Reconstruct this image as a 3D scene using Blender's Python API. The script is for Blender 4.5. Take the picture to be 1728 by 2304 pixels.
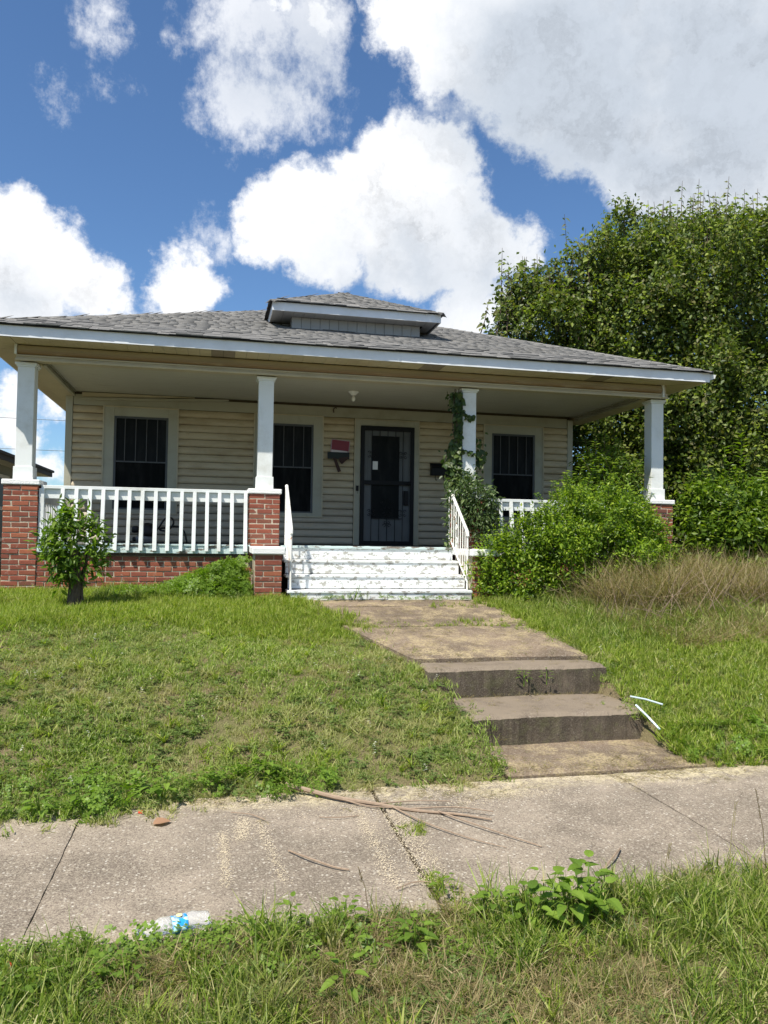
import bpy, bmesh, math, random
import numpy as np
from mathutils import Matrix, Vector, Euler
rad=math.radians
rnd=random.Random(7); npr=np.random.RandomState(11)
scene=bpy.context.scene
for o in list(bpy.data.objects): bpy.data.objects.remove(o)
COL=scene.collection

# ------------------------------------------------ camera, sky, sun, exposure
cam=bpy.data.cameras.new('camera'); co=bpy.data.objects.new('camera',cam); COL.objects.link(co); scene.camera=co
CAMPOS=Vector((2.4234,-10.4218,.1345))
CR=Vector((.9760606,-.21700558,.01463831)); CU=Vector((-.02153315,-.02944207,.99933452)); CF=Vector((.21643018,.97572626,.03341006))
co.matrix_world=Matrix(((CR.x,CU.x,-CF.x,CAMPOS.x),(CR.y,CU.y,-CF.y,CAMPOS.y),(CR.z,CU.z,-CF.z,CAMPOS.z),(0,0,0,1)))
cam.sensor_fit='HORIZONTAL'; cam.sensor_width=36; cam.lens=36*1710.4/1728; cam.clip_end=2000; cam.clip_start=.05
SUNV=Vector((-.45,-.40,1)).normalized()
sun=bpy.data.lights.new('sun','SUN'); sun.energy=4.9; sun.angle=rad(.5); sun.color=(1,.95,.86)
so=bpy.data.objects.new('sun',sun); COL.objects.link(so); so.rotation_euler=SUNV.to_track_quat('Z','Y').to_euler()
scene.view_settings.view_transform='Standard'; scene.view_settings.look='None'; scene.view_settings.exposure=.62; scene.view_settings.gamma=1
SKY_STRENGTH=.078

class T:
    """tiny node tree writer"""
    def __init__(s,tree): s.t=tree; s.n=tree.nodes; s.l=tree.links
    def new(s,typ,**kw):
        n=s.n.new(typ)
        for k,v in kw.items(): setattr(n,k,v)
        return n
    def put(s,sock,v):
        if hasattr(v,'is_output'): s.l.new(v,sock)
        elif v is not None:
            if isinstance(v,(tuple,list)) and len(v)==3 and sock.type=='RGBA': v=(*v,1)
            sock.default_value=v
    def math(s,op,a,b=None,c=None,clamp=False):
        n=s.new('ShaderNodeMath',operation=op); n.use_clamp=clamp
        for i,v in enumerate((a,b,c)):
            if v is not None: s.put(n.inputs[i],v)
        return n.outputs[0]
    def vec(s,op,a,b=None,scale=None):
        n=s.new('ShaderNodeVectorMath',operation=op); s.put(n.inputs[0],a)
        if b is not None: s.put(n.inputs[1],b)
        if scale is not None: s.put(n.inputs['Scale'],scale)
        return n.outputs['Value' if op in('LENGTH','DISTANCE','DOT_PRODUCT') else 'Vector']
    def noise(s,v,scale,detail=4,rough=.55,color=False,dist=0):
        n=s.new('ShaderNodeTexNoise'); s.put(n.inputs['Vector'],v); n.inputs['Scale'].default_value=scale
        n.inputs['Detail'].default_value=detail; n.inputs['Roughness'].default_value=rough; n.inputs['Distortion'].default_value=dist
        return n.outputs['Color' if color else 'Fac']
    def vor(s,v,scale,out='Distance',feature='F1'):
        n=s.new('ShaderNodeTexVoronoi',feature=feature); s.put(n.inputs['Vector'],v); n.inputs['Scale'].default_value=scale
        return n.outputs[out]
    def ramp(s,f,*st):
        n=s.new('ShaderNodeValToRGB'); s.put(n.inputs[0],f); e=n.color_ramp.elements
        while len(e)<len(st): e.new(.5)
        for i,(p,c) in enumerate(st):
            e[i].position=p; e[i].color=(c,c,c,1) if isinstance(c,(int,float)) else (*c,1)
        return n.outputs[0]
    def sstep(s,f,a,b):
        n=s.new('ShaderNodeMapRange',interpolation_type='SMOOTHSTEP'); s.put(n.inputs[0],f); n.inputs[1].default_value=a; n.inputs[2].default_value=b
        return n.outputs[0]
    def mix(s,f,a,b,mode='MIX'):
        n=s.new('ShaderNodeMix',data_type='RGBA',blend_type=mode); s.put(n.inputs[0],f); s.put(n.inputs[6],a); s.put(n.inputs[7],b)
        return n.outputs[2]
    def scale(s,v,xyz):
        return s.vec('MULTIPLY',v,xyz)

# world: Nishita sky with procedural cumulus cloud
WB=[(0.19,0.862,0.47,0.046),(0.227,0.86,0.457,0.058),(0.268,0.846,0.461,0.049),(0.158,0.892,0.423,0.048),(0.209,0.889,0.406,0.078),(0.284,0.868,0.408,0.053),(0.088,0.914,0.396,0.058),(0.044,0.92,0.39,0.046),(0.134,0.917,0.376,0.073),(0.236,0.901,0.363,0.085),(0.318,0.878,0.360,0.060),(0.355,0.863,0.36,0.043),(0.218,0.915,0.338,0.055),(0.297,0.896,0.331,0.050),(0.149,0.93,0.338,0.040),(0.045,0.932,0.361,0.037),(0.19,0.80,0.570,0.046),(0.245,0.797,0.555,0.074),(0.318,0.780,0.540,0.082),(0.4,0.742,0.538,0.146),(0.499,0.704,0.505,0.183),(0.395,0.790,0.472,0.066),(0.47,0.765,0.441,0.079),(0.545,0.737,0.399,0.085),(0.579,0.691,0.433,0.134),(0.252,0.776,0.578,0.085),(0.481,0.782,0.396,0.037),(0.301,0.911,0.283,0.043),(0.349,0.891,0.29,0.037),(0.314,0.913,0.261,0.043),(0.367,0.89,0.271,0.03),(0.05,0.822,0.570,0.024),(0.098,0.818,0.570,0.030),(-0.218,0.915,0.339,0.055),(-0.191,0.93,0.315,0.058),(-0.158,0.944,0.29,0.049),(-0.127,0.953,0.273,0.033),(-0.23,0.932,0.28,0.073),(-0.268,0.908,0.321,0.073),(-0.039,0.949,0.313,0.046),(-0.069,0.95,0.305,0.037),(-0.012,0.952,0.305,0.03),(-0.045,0.959,0.281,0.049),(-0.238,0.959,0.156,0.037),(-0.194,0.978,0.078,0.027),(-0.229,0.967,0.114,0.037),(-0.19,0.97,0.15,0.027)]
WISP=[(-0.012,0.832,0.554,0.036),(0.03,0.834,0.551,0.050),(0.082,0.826,0.560,0.056),(0.063,0.85,0.523,0.034),(0.005,0.822,0.569,0.045),(0.10,0.80,0.59,0.05),(-0.136,0.824,0.551,0.03),(-0.174,0.865,0.471,0.014),(-0.160,0.868,0.468,0.012),(-0.122,0.865,0.486,0.012),(-0.126,0.859,0.494,0.016),(-0.083,0.865,0.494,0.010),(0.03,0.865,0.50,0.05),(0.075,0.862,0.50,0.045),(0.045,0.80,0.60,0.04),(0.10,0.875,0.475,0.03),(-0.01,0.93,0.36,.03)]
GB=[(0.388,0.772,0.503,0.158),(0.5,0.722,0.479,0.158),(0.309,0.783,0.54,0.073),(0.23,0.92,0.316,0.079),(0.317,0.889,0.331,0.055),(0.149,0.934,0.325,0.043),(0.538,0.669,0.513,0.122),(-0.236,0.935,0.264,0.037),(0.048,0.854,0.517,0.03),(0.088,0.837,0.54,0.037),(0.319,0.863,0.391,0.037)]
w=bpy.data.worlds.new('World'); scene.world=w; w.use_nodes=True; w.node_tree.nodes.clear(); t=T(w.node_tree)
sky=t.new('ShaderNodeTexSky',sky_type='NISHITA'); sky.sun_disc=False
sky.sun_elevation=math.asin(SUNV.z); sky.sun_rotation=math.atan2(SUNV.x,SUNV.y); sky.air_density=1.0; sky.dust_density=.3; sky.ozone_density=2.2
D=t.new('ShaderNodeTexCoord').outputs['Generated']
n1=t.noise(D,9,9,.62,True); n2=t.noise(D,38,8,.68,True)
off=t.vec('ADD',t.vec('SCALE',t.vec('SUBTRACT',n1,(.5,.5,.5)),scale=.095),t.vec('SCALE',t.vec('SUBTRACT',n2,(.5,.5,.5)),scale=.040))
DW=t.vec('ADD',D,off)
def field(lst,vec,smooth,shrink=1.0):
    acc=None
    for x,y,z,r in lst:
        f=t.math('MULTIPLY_ADD',t.vec('DISTANCE',vec,(x,y,z)),-1,r*shrink)
        acc=f if acc is None else t.math('SMOOTH_MAX',acc,f,smooth)
    return acc
fW=field(WB,DW,.012,.90); fG=field(GB,t.vec('ADD',D,t.vec('SCALE',off,scale=1.3)),.05)
wispy=t.noise(D,22,7,.66)
dens=t.math('ADD',fW,t.math('MULTIPLY',t.math('SUBTRACT',wispy,.5),.035))
# clouds of the rest of the sky, beyond the part in view
gen=t.noise(t.vec('ADD',t.scale(D,(1,1,2.2)),(3.1,1.7,.4)),2.6,8,.6)
outm=t.sstep(t.vec('DOT_PRODUCT',D,tuple(CF)),.80,.62)
gdens=t.math('MULTIPLY',t.math('SUBTRACT',gen,.54),.35)
dens=t.math('MAXIMUM',dens,t.math('SUBTRACT',gdens,t.math('MULTIPLY',t.math('SUBTRACT',1,outm),.3)))
fV=field(WISP,t.vec('ADD',DW,t.vec('SCALE',off,scale=.5)),.01)
wsp=t.math('MULTIPLY',t.sstep(t.math('ADD',fV,t.math('MULTIPLY',t.math('SUBTRACT',t.noise(t.scale(D,(1,1,.6)),26,8,.72),.5),.09)),-.012,.040),.80)
alpha=t.math('MAXIMUM',t.sstep(dens,-.005,.017),wsp)
grey=t.math('MULTIPLY',t.sstep(fG,-.06,.09),t.sstep(t.noise(D,6,6,.55),.15,.50))
soft=t.sstep(dens,-.005,.05)
lump=t.ramp(t.noise(t.vec('ADD',DW,t.vec('SCALE',off,scale=.8)),13,8,.62),(.30,.70),(.46,.93),(.58,1.0))
ccol=t.mix(grey,(9.3,9.4,9.6),(5.3,5.85,6.6))
ccol=t.mix(t.math('MULTIPLY',soft,.85),ccol,t.mix(1.0,ccol,lump,'MULTIPLY'))
skyc=t.mix(1.0,sky.outputs[0],(.78,1.0,1.2),'MULTIPLY')
hz=t.new('ShaderNodeSeparateXYZ'); t.put(hz.inputs[0],D)
out=t.mix(t.math('MULTIPLY',alpha,t.sstep(hz.outputs[2],-.02,.03)),skyc,ccol)
bg=t.new('ShaderNodeBackground'); t.put(bg.inputs[0],out); bg.inputs[1].default_value=SKY_STRENGTH
t.l.new(bg.outputs[0],t.new('ShaderNodeOutputWorld').inputs[0])

# ------------------------------------------------ materials
MATS={}
def mat(name,fn,rough=.7,spec=.3,metal=0,bump=None):
    m=bpy.data.materials.new(name); m.use_nodes=True; m.node_tree.nodes.clear(); t=T(m.node_tree)
    p=t.new('ShaderNodeBsdfPrincipled'); o=t.new('ShaderNodeOutputMaterial'); t.l.new(p.outputs[0],o.inputs[0])
    p.inputs['Roughness'].default_value=rough; p.inputs['Specular IOR Level'].default_value=spec; p.inputs['Metallic'].default_value=metal
    pos=t.new('ShaderNodeNewGeometry').outputs['Position']
    c=fn(t,pos,p) if callable(fn) else fn
    if c is not None: t.put(p.inputs['Base Color'],c)
    if bump:
        b=t.new('ShaderNodeBump'); b.inputs['Strength'].default_value=bump[1]; b.inputs['Distance'].default_value=bump[2]
        t.put(b.inputs['Height'],t.noise(pos,bump[0],5,.6)); t.l.new(b.outputs[0],p.inputs['Normal'])
    MATS[name]=m; return m
def objrand(t): return t.new('ShaderNodeObjectInfo').outputs['Random']
def rattr(t):
    a=t.new('ShaderNodeAttribute'); a.attribute_name='rnd'; return t.math('FRACT',t.math('ADD',a.outputs['Fac'],objrand(t)))
def paint(base,dark,amount,stretch=(1,1,1),scale=14,grime=.25):
    def f(t,pos,p):
        n=t.noise(t.scale(pos,stretch),scale,9,.68); msk=t.sstep(n,amount,amount+.03)
        g=t.noise(pos,2.3,6,.65); b=t.mix(t.math('MULTIPLY',t.sstep(g,.42,.75),grime),base,tuple(x*.62*y for x,y in zip(base,(1,.95,.82))))
        return t.mix(msk,b,t.mix(t.noise(pos,40,3),dark,tuple(min(1,x*1.8) for x in dark)))
    return f
mat('white_paint',paint((.72,.74,.72),(.28,.26,.22),.66,(1,1,.35),13,.6),.55,.3,bump=(60,.15,.004))
mat('peeling_white',paint((.74,.76,.75),(.26,.25,.22),.530,(.7,1,1.2),17,.45),.6,.3,bump=(30,.5,.008))
mat('deck_edge',paint((.55,.66,.64),(.13,.11,.09),.54,(.35,1,2),12,.3),.6,.3,bump=(40,.5,.006))
mat('deck_grey',paint((.13,.14,.135),(.07,.06,.05),.55,(.35,1,2),12,.3),.7,.2)
mat('cap_paint',paint((.80,.80,.77),(.35,.33,.30),.64,(1,1,1),18,.25),.7,.2,bump=(70,.6,.012))
mat('rusty_white',paint((.78,.77,.72),(.28,.13,.06),.60,(1,1,.6),28,.3),.5,.4)
mat('fascia_white',paint((.74,.76,.78),(.42,.40,.36),.68,(.25,1,2.5),9,.30),.35,.4)
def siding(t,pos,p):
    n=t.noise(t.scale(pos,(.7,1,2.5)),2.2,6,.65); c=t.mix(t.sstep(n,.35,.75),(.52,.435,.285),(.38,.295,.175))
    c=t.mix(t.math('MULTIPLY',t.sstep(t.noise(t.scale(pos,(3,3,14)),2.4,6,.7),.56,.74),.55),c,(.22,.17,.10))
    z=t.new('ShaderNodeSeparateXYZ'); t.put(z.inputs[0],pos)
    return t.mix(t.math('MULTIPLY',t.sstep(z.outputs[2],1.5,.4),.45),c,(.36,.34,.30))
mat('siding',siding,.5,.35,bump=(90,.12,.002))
mat('trim_cream',paint((.38,.365,.28),(.26,.21,.14),.68,(1,1,.4),6,.5),.5,.3)
mat('soffit',paint((.46,.40,.27),(.3,.25,.17),.8,(.4,1,1),5,.4),.45,.4)
mat('soffit_vent',paint((.24,.20,.15),(.2,.17,.12),.8,(.4,1,1),5,.3),.6,.2)
mat('dormer_white',paint((.40,.40,.40),(.4,.4,.4),.8,(1,1,.4),5,.3),.4,.4)
def beamf(t,pos,p):
    n=t.noise(t.scale(pos,(.6,2,3)),2.6,7,.65); z=t.new('ShaderNodeSeparateXYZ'); t.put(z.inputs[0],pos)
    st=t.math('MULTIPLY',t.sstep(z.outputs[2],2.50,2.41),t.sstep(n,.22,.5))
    return t.mix(t.math('MULTIPLY',st,.95),(.40,.33,.20),(.19,.11,.045))
mat('beam_stained',beamf,.5,.3)
def ceilf(t,pos,p):
    z=t.new('ShaderNodeSeparateXYZ'); t.put(z.inputs[0],pos)
    s=t.math('PINGPONG',z.outputs[1],.045); c=t.mix(t.sstep(s,.004,.0),(.50,.485,.40),(.17,.15,.12))
    return t.mix(t.math('MULTIPLY',t.sstep(t.noise(t.scale(pos,(.8,5,1)),3,7,.7),.5,.8),.6),c,(.26,.225,.16))
mat('ceiling',ceilf,.6,.2)
def brickf(t,pos,p):
    r=rattr(t); c=t.ramp(r,(0,(.20,.065,.045)),(.3,(.32,.095,.055)),(.6,(.25,.075,.05)),(.85,(.42,.14,.07)),(1,(.14,.065,.05)))
    c=t.mix(t.math('MULTIPLY',t.noise(pos,26,7,.7),.6),c,(.12,.05,.035),'MIX')
    c=t.mix(t.math('MULTIPLY',t.sstep(t.noise(pos,14,7,.7),.57,.7),.6),c,(.46,.38,.31))
    return c
mat('brick',brickf,.85,.15,bump=(120,.6,.004))
def brickbase(t,pos,p):
    z=t.new('ShaderNodeSeparateXYZ'); t.put(z.inputs[0],pos)
    c=t.mix(t.noise(pos,8,6,.6),(.38,.32,.24),(.55,.48,.37))
    return t.mix(t.math('MULTIPLY',t.sstep(t.noise(pos,5,6,.7),.5,.7),.6),c,(.16,.12,.09))
mat('mortar',brickbase,.95,.1,bump=(60,.9,.008))
mat('dark_timber',paint((.075,.055,.04),(.15,.11,.08),.6,(.3,1,2),8,.3),.9,.1)
def shing(t,pos,p):
    r=rattr(t); c=t.ramp(r,(0,(.13,.13,.128)),(.25,(.17,.167,.16)),(.5,(.195,.19,.182)),(.8,(.15,.147,.142)),(1,(.225,.218,.205)))
    g=t.noise(pos,420,2,.6); c=t.mix(t.sstep(g,.35,.7),t.vec('SCALE',c,scale=.6),t.vec('SCALE',c,scale=1.35))
    return t.mix(t.math('MULTIPLY',t.sstep(t.noise(pos,1.1,5,.6),.45,.7),.3),c,(.13,.125,.115))
mat('shingle',shing,.95,.1)
mat('roof_felt',(.035,.035,.036),.95,.1)
mat('black_metal',(.006,.006,.007),.55,.25)
mat('sash_grey',paint((.075,.08,.082),(.15,.15,.15),.75,(1,1,.4),12,.3),.5,.4)
mat('bar_grey',(.085,.085,.082),.5,.4)
def glassf(t,pos,p):
    n=t.noise(t.scale(pos,(1,1,.25)),9,6,.65); return t.mix(t.sstep(n,.4,.8),(.005,.006,.006),(.020,.020,.019))
mat('dark_glass',glassf,.45,.12)
mat('screen_mesh',glassf,.8,.1)
mat('door_white',paint((.13,.135,.135),(.08,.08,.08),.75,(1,1,.4),8,.5),.5,.3)
mat('dark_wood',paint((.045,.018,.012),(.02,.01,.008),.55,(1,1,.3),20,.2),.6,.3)
mat('plaque',paint((.012,.016,.014),(.10,.11,.10),.66,(1,1,1),34,.2),.5,.3)
mat('red_sign',paint((.20,.010,.022),(.28,.03,.03),.62,(1,1,3),20,.5),.4,.4)
mat('sign_white',(.62,.55,.56),.5,.3); mat('sign_edge',(.40,.30,.31),.5,.3)
mat('porcelain',(.75,.75,.72),.2,.5); mat('paper',(.75,.74,.70),.7,.2)
mat('vac_grey',(.20,.21,.21),.4,.4); mat('rubber',(.012,.012,.012),.5,.4)
def conc(peb,dark,lit,dust):
    def f(t,pos,p):
        c=t.mix(t.noise(pos,3.2,7,.62),dark,lit); c=t.mix(t.sstep(t.noise(pos,1.1,7,.68),.38,.62),t.vec('SCALE',c,scale=.70),t.vec('SCALE',c,scale=1.18))
        v=t.new('ShaderNodeTexVoronoi'); t.put(v.inputs['Vector'],t.vec('ADD',pos,t.vec('SCALE',t.noise(pos,60,2,color=True),scale=.01))); v.inputs['Scale'].default_value=48
        rc=t.new('ShaderNodeSeparateXYZ'); t.put(rc.inputs[0],v.outputs['Color'])
        pm=t.math('MULTIPLY',t.sstep(v.outputs['Distance'],.42,.22),t.sstep(rc.outputs[0],.50,.62))
        pc=t.mix(rc.outputs[1],(.30,.26,.19),(.66,.62,.53)); c=t.mix(t.math('MULTIPLY',pm,peb),c,pc)
        v2=t.vor(pos,150,'Color'); s2=t.new('ShaderNodeSeparateXYZ'); t.put(s2.inputs[0],v2)
        c=t.mix(t.math('MULTIPLY',t.sstep(s2.outputs[0],.35,.9),.40*peb+.15),c,(.44,.38,.29))
        c=t.mix(t.math('MULTIPLY',t.sstep(s2.outputs[1],.75,.95),.6),c,(.09,.065,.055))
        if dust:
            q=t.new('ShaderNodeSeparateXYZ'); t.put(q.inputs[0],pos)
            e=t.math('ADD',q.outputs[1],t.math('MULTIPLY',t.math('SUBTRACT',t.noise(pos,1.7,6,.6),.5),.75))
            m=t.math('MAXIMUM',t.sstep(e,-5.80,-5.56),t.math('MULTIPLY',t.sstep(e,-7.0,-7.18),.6))
            c=t.mix(t.math('MULTIPLY',t.math('MULTIPLY',m,t.sstep(t.noise(pos,6,6,.7),.36,.56)),t.sstep(t.noise(pos,45,5,.7),.34,.6)),c,(.50,.43,.27))
            ln=t.math('ABSOLUTE',t.math('SUBTRACT',t.noise(pos,2.1,4,.5,dist=1.2),.5)); c=t.mix(t.math('MULTIPLY',t.sstep(ln,.0035,.0008),.5),c,(.07,.055,.04))
        return c
    return f
mat('sidewalk',conc(.62,(.16,.132,.10),(.30,.25,.195),True),.9,.15,bump=(160,.8,.006))
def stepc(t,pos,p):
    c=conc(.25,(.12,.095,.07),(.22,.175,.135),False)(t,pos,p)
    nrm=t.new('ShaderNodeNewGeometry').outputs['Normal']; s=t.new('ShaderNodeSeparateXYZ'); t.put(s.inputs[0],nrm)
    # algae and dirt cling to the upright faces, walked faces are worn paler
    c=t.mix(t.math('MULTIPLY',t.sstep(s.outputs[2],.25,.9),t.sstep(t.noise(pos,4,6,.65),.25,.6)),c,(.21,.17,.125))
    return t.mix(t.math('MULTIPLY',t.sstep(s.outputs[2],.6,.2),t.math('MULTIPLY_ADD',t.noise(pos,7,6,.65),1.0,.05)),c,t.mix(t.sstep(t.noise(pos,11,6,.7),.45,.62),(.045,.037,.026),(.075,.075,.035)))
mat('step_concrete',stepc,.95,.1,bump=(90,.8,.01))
def pathc(t,pos,p):
    c=conc(.25,(.115,.085,.06),(.215,.16,.11),False)(t,pos,p)
    return t.mix(t.math('MULTIPLY',t.sstep(t.noise(pos,3.5,7,.7),.43,.62),t.sstep(t.noise(pos,50,4,.6),.35,.6)),c,(.36,.29,.17))
mat('path_concrete',pathc,.95,.1,bump=(90,.8,.01))
def soilf(t,pos,p):
    c=t.mix(t.noise(pos,30,8,.7),(.075,.058,.034),(.22,.175,.10)); c=t.mix(t.sstep(t.noise(pos,1.4,6,.6),.35,.65),c,(.12,.125,.045))
    return t.mix(t.math('MULTIPLY',t.sstep(t.noise(pos,90,4,.6),.5,.7),.5),c,(.34,.28,.16))
mat('soil',soilf,.95,.05,bump=(60,1,.02))
mat('joint_dirt_lap_shade',lambda t,pos,p:t.mix(t.noise(pos,40,6,.7),(.03,.024,.018),(.12,.095,.06)),.95,.05,bump=(80,.8,.01))
mat('asphalt',(.05,.05,.05),.9,.2,bump=(120,.5,.005))
mat('bark',lambda t,pos,p:t.mix(t.noise(t.scale(pos,(5,5,1)),9,7,.7),(.045,.032,.022),(.17,.13,.095)),.95,.1,bump=(30,1,.02))
mat('dead_wood',lambda t,pos,p:t.mix(t.noise(t.scale(pos,(2,2,1)),22,7,.7),(.16,.11,.075),(.38,.29,.21)),.9,.1)
mat('pipe_white',(.42,.50,.52),.35,.4); mat('pipe_blue',paint((.45,.60,.68),(.75,.78,.8),.52,(1,1,1),25,.1),.35,.4)
mat('dust',lambda t,pos,p:t.mix(t.vor(pos,200,'Color'),(.40,.33,.23),(.60,.52,.38)),.95,.05)
mat('bottle_label',lambda t,pos,p:t.mix(t.sstep(t.noise(t.scale(pos,(1,2.5,1)),32,3,.5),.50,.56),(.02,.27,.62),(.50,.80,.90)),.3,.4)
mat('label_star',(.85,.80,.35),.4,.3); mat('red_bit',(.75,.06,.03),.5,.3)
mat('neighbour_wall',lambda t,pos,p:(.19,.20,.165),.7,.2); mat('neighbour_trim',(.50,.50,.46),.6,.2)
mat('neighbour_roof',(.05,.052,.052),.8,.2); mat('gutter_grey',(.30,.31,.32),.5,.4)
def plastic():
    m=bpy.data.materials.new('clear_plastic'); m.use_nodes=True; p=m.node_tree.nodes['Principled BSDF']
    p.inputs['Transmission Weight'].default_value=.8; p.inputs['Roughness'].default_value=.12; p.inputs['IOR'].default_value=1.3; p.inputs['Base Color'].default_value=(.93,.95,.97,1); MATS['clear_plastic']=m
plastic()
def leafmat(name,cols,trans=.4,gloss=.25,rough=.4,patch=None,under=None):
    """cols: ramp over the leaf's own random value; patch: (scale, lo, hi, colour) drier patches over the ground"""
    m=bpy.data.materials.new(name); m.use_nodes=True; m.node_tree.nodes.clear(); t=T(m.node_tree)
    pos=t.new('ShaderNodeNewGeometry').outputs['Position']
    r=rattr(t); n=len(cols); c=t.ramp(r,*[(i/(n-1),cc) for i,cc in enumerate(cols)])
    c=t.mix(t.math('MULTIPLY',t.noise(pos,1.6,4,.6),.5),c,t.vec('SCALE',c,scale=.45))
    if patch:
        for (sc,lo,hi,pc,am) in patch: c=t.mix(t.math('MULTIPLY',t.sstep(t.noise(pos,sc,6,.65),lo,hi),am),c,t.mix(r,pc,tuple(x*.55 for x in pc)))
    d=t.new('ShaderNodeBsdfPrincipled'); t.put(d.inputs['Base Color'],c); d.inputs['Roughness'].default_value=rough; d.inputs['Specular IOR Level'].default_value=gloss
    tr=t.new('ShaderNodeBsdfTranslucent'); t.put(tr.inputs[0],t.mix(1.0,c,(1.5,1.7,.55),'MULTIPLY'))
    mx=t.new('ShaderNodeMixShader'); mx.inputs[0].default_value=trans; t.l.new(d.outputs[0],mx.inputs[1]); t.l.new(tr.outputs[0],mx.inputs[2])
    t.l.new(mx.outputs[0],t.new('ShaderNodeOutputMaterial').inputs[0]); MATS[name]=m; return m
leafmat('tree_leaf',[(.04,.065,.014),(.065,.10,.02),(.095,.14,.028),(.135,.19,.035),(.15,.14,.05),(.19,.24,.045),(.29,.36,.05)],.34,.28,.48)
leafmat('hedge_leaf',[(.06,.115,.012),(.10,.175,.015),(.16,.26,.018),(.24,.35,.022),(.33,.41,.05)],.38,.3,.45)
leafmat('thicket_leaf',[(.06,.11,.012),(.09,.16,.015),(.15,.23,.02),(.24,.32,.03)],.38,.35,.4)
leafmat('shrub_leaf',[(.06,.12,.015),(.10,.18,.02),(.15,.25,.025),(.22,.31,.04)],.42,.3,.45)
leafmat('vine_leaf',[(.03,.06,.018),(.05,.09,.02),(.075,.12,.025),(.10,.13,.03)],.3,.35,.45)
leafmat('creeper_leaf',[(.04,.075,.02),(.065,.11,.03),(.10,.155,.045),(.16,.21,.075)],.25,.4,.4)
leafmat('weed_leaf',[(.11,.19,.025),(.16,.26,.03),(.23,.34,.05)],.4,.3,.45)
leafmat('grass_lush',[(.12,.19,.022),(.18,.26,.028),(.25,.33,.035),(.34,.40,.07),(.44,.42,.16)],.4,.2,.5,patch=[(2.2,.5,.75,(.22,.20,.08),.5)])
leafmat('grass_lawn',[(.12,.19,.028),(.18,.265,.04),(.25,.34,.055),(.33,.41,.10),(.54,.52,.28)],.35,.2,.55,patch=[(.9,.47,.62,(.50,.45,.22),.65),(3.5,.54,.68,(.45,.36,.19),.6)])
leafmat('grass_verge',[(.045,.085,.012),(.10,.165,.02),(.18,.26,.03),(.28,.35,.06),(.50,.46,.22)],.35,.25,.45,patch=[(1.3,.52,.7,(.30,.25,.11),.55)])
leafmat('grass_dry',[(.15,.12,.055),(.27,.20,.10),(.38,.29,.16),(.17,.19,.05),(.50,.41,.25)],.3,.15,.6)
leafmat('clover_leaf',[(.10,.16,.035),(.14,.21,.05),(.20,.27,.08)],.35,.25,.5)
leafmat('clover_white',[(.6,.6,.5),(.75,.75,.65)],.3,.2,.6)
leafmat('dead_leaf',[(.30,.17,.10),(.38,.22,.13)],.2,.2,.7)

# ------------------------------------------------ mesh helpers
class MB:
    def __init__(s): s.v=[]; s.f=[]
    def add(s,vs,fs):
        b=len(s.v); s.v+=[tuple(v) for v in vs]; s.f+=[tuple(b+i for i in f) for f in fs]; return s
    def box(s,x0,x1,y0,y1,z0,z1):
        return s.add([(x0,y0,z0),(x1,y0,z0),(x1,y1,z0),(x0,y1,z0),(x0,y0,z1),(x1,y0,z1),(x1,y1,z1),(x0,y1,z1)],
            [(3,2,1,0),(4,5,6,7),(0,1,5,4),(1,2,6,5),(2,3,7,6),(3,0,4,7)])
    def prism(s,prof,x0,x1,axis='x'):
        """prof: closed list of (a,b); extruded along axis"""
        n=len(prof); put={'x':lambda t,a,b:(t,a,b),'y':lambda t,a,b:(a,t,b),'z':lambda t,a,b:(a,b,t)}[axis]
        return s.add([put(x0,*p) for p in prof]+[put(x1,*p) for p in prof],
            [tuple(range(n-1,-1,-1)),tuple(range(n,2*n))]+[(i,(i+1)%n,n+(i+1)%n,n+i) for i in range(n)])
    def tube(s,pts,r,n=6,cap=True):
        pts=[Vector(p) for p in pts]; rs=r if isinstance(r,(list,tuple)) else [r]*len(pts); rings=[]; ref=None
        for i,p in enumerate(pts):
            d=(pts[min(i+1,len(pts)-1)]-pts[max(i-1,0)]).normalized()
            if ref is None: ref=d.orthogonal().normalized()
            ref=(ref-d*ref.dot(d)).normalized(); q=d.cross(ref)
            rings.append([p+(ref*math.cos(6.28318*k/n)+q*math.sin(6.28318*k/n))*rs[i] for k in range(n)])
        vs=[v for r_ in rings for v in r_]; fs=[(i*n+k,i*n+(k+1)%n,(i+1)*n+(k+1)%n,(i+1)*n+k) for i in range(len(pts)-1) for k in range(n)]
        if cap: fs+=[tuple(range(n-1,-1,-1)),tuple(len(vs)-n+k for k in range(n))]
        return s.add(vs,fs)
    def lathe(s,prof,c=(0,0,0),n=16,rot=None):
        vs=[]; 
        for r,z in prof:
            for k in range(n):
                v=Vector((r*math.cos(6.28318*k/n),r*math.sin(6.28318*k/n),z))
                if rot: v=rot@v
                vs.append(v+Vector(c))
        m=len(prof); return s.add(vs,[(i*n+k,i*n+(k+1)%n,(i+1)*n+(k+1)%n,(i+1)*n+k) for i in range(m-1) for k in range(n)]+[tuple(range(n-1,-1,-1)),tuple((m-1)*n+k for k in range(n))])
    def mesh(s,name,m=None,smooth=False):
        me=bpy.data.meshes.new(name); me.from_pydata(s.v,[],s.f)
        if m: me.materials.append(MATS[m])
        if smooth: me.polygons.foreach_set('use_smooth',[True]*len(me.polygons))
        me.update(); return me
    def obj(s,name,m,parent=None,smooth=False,bevel=0): return link(name,s.mesh(name,m,smooth),parent,bevel)
def link(name,me,parent=None,bevel=0):
    o=bpy.data.objects.new(name,me); COL.objects.link(o)
    if parent is not None:
        o.parent=parent; off=parent.get('_off')
        if off: o.matrix_parent_inverse=Matrix.Translation(-Vector(off))
    if bevel:
        b=o.modifiers.new('bevel','BEVEL'); b.width=bevel; b.segments=2; b.limit_method='ANGLE'
    return o
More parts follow.
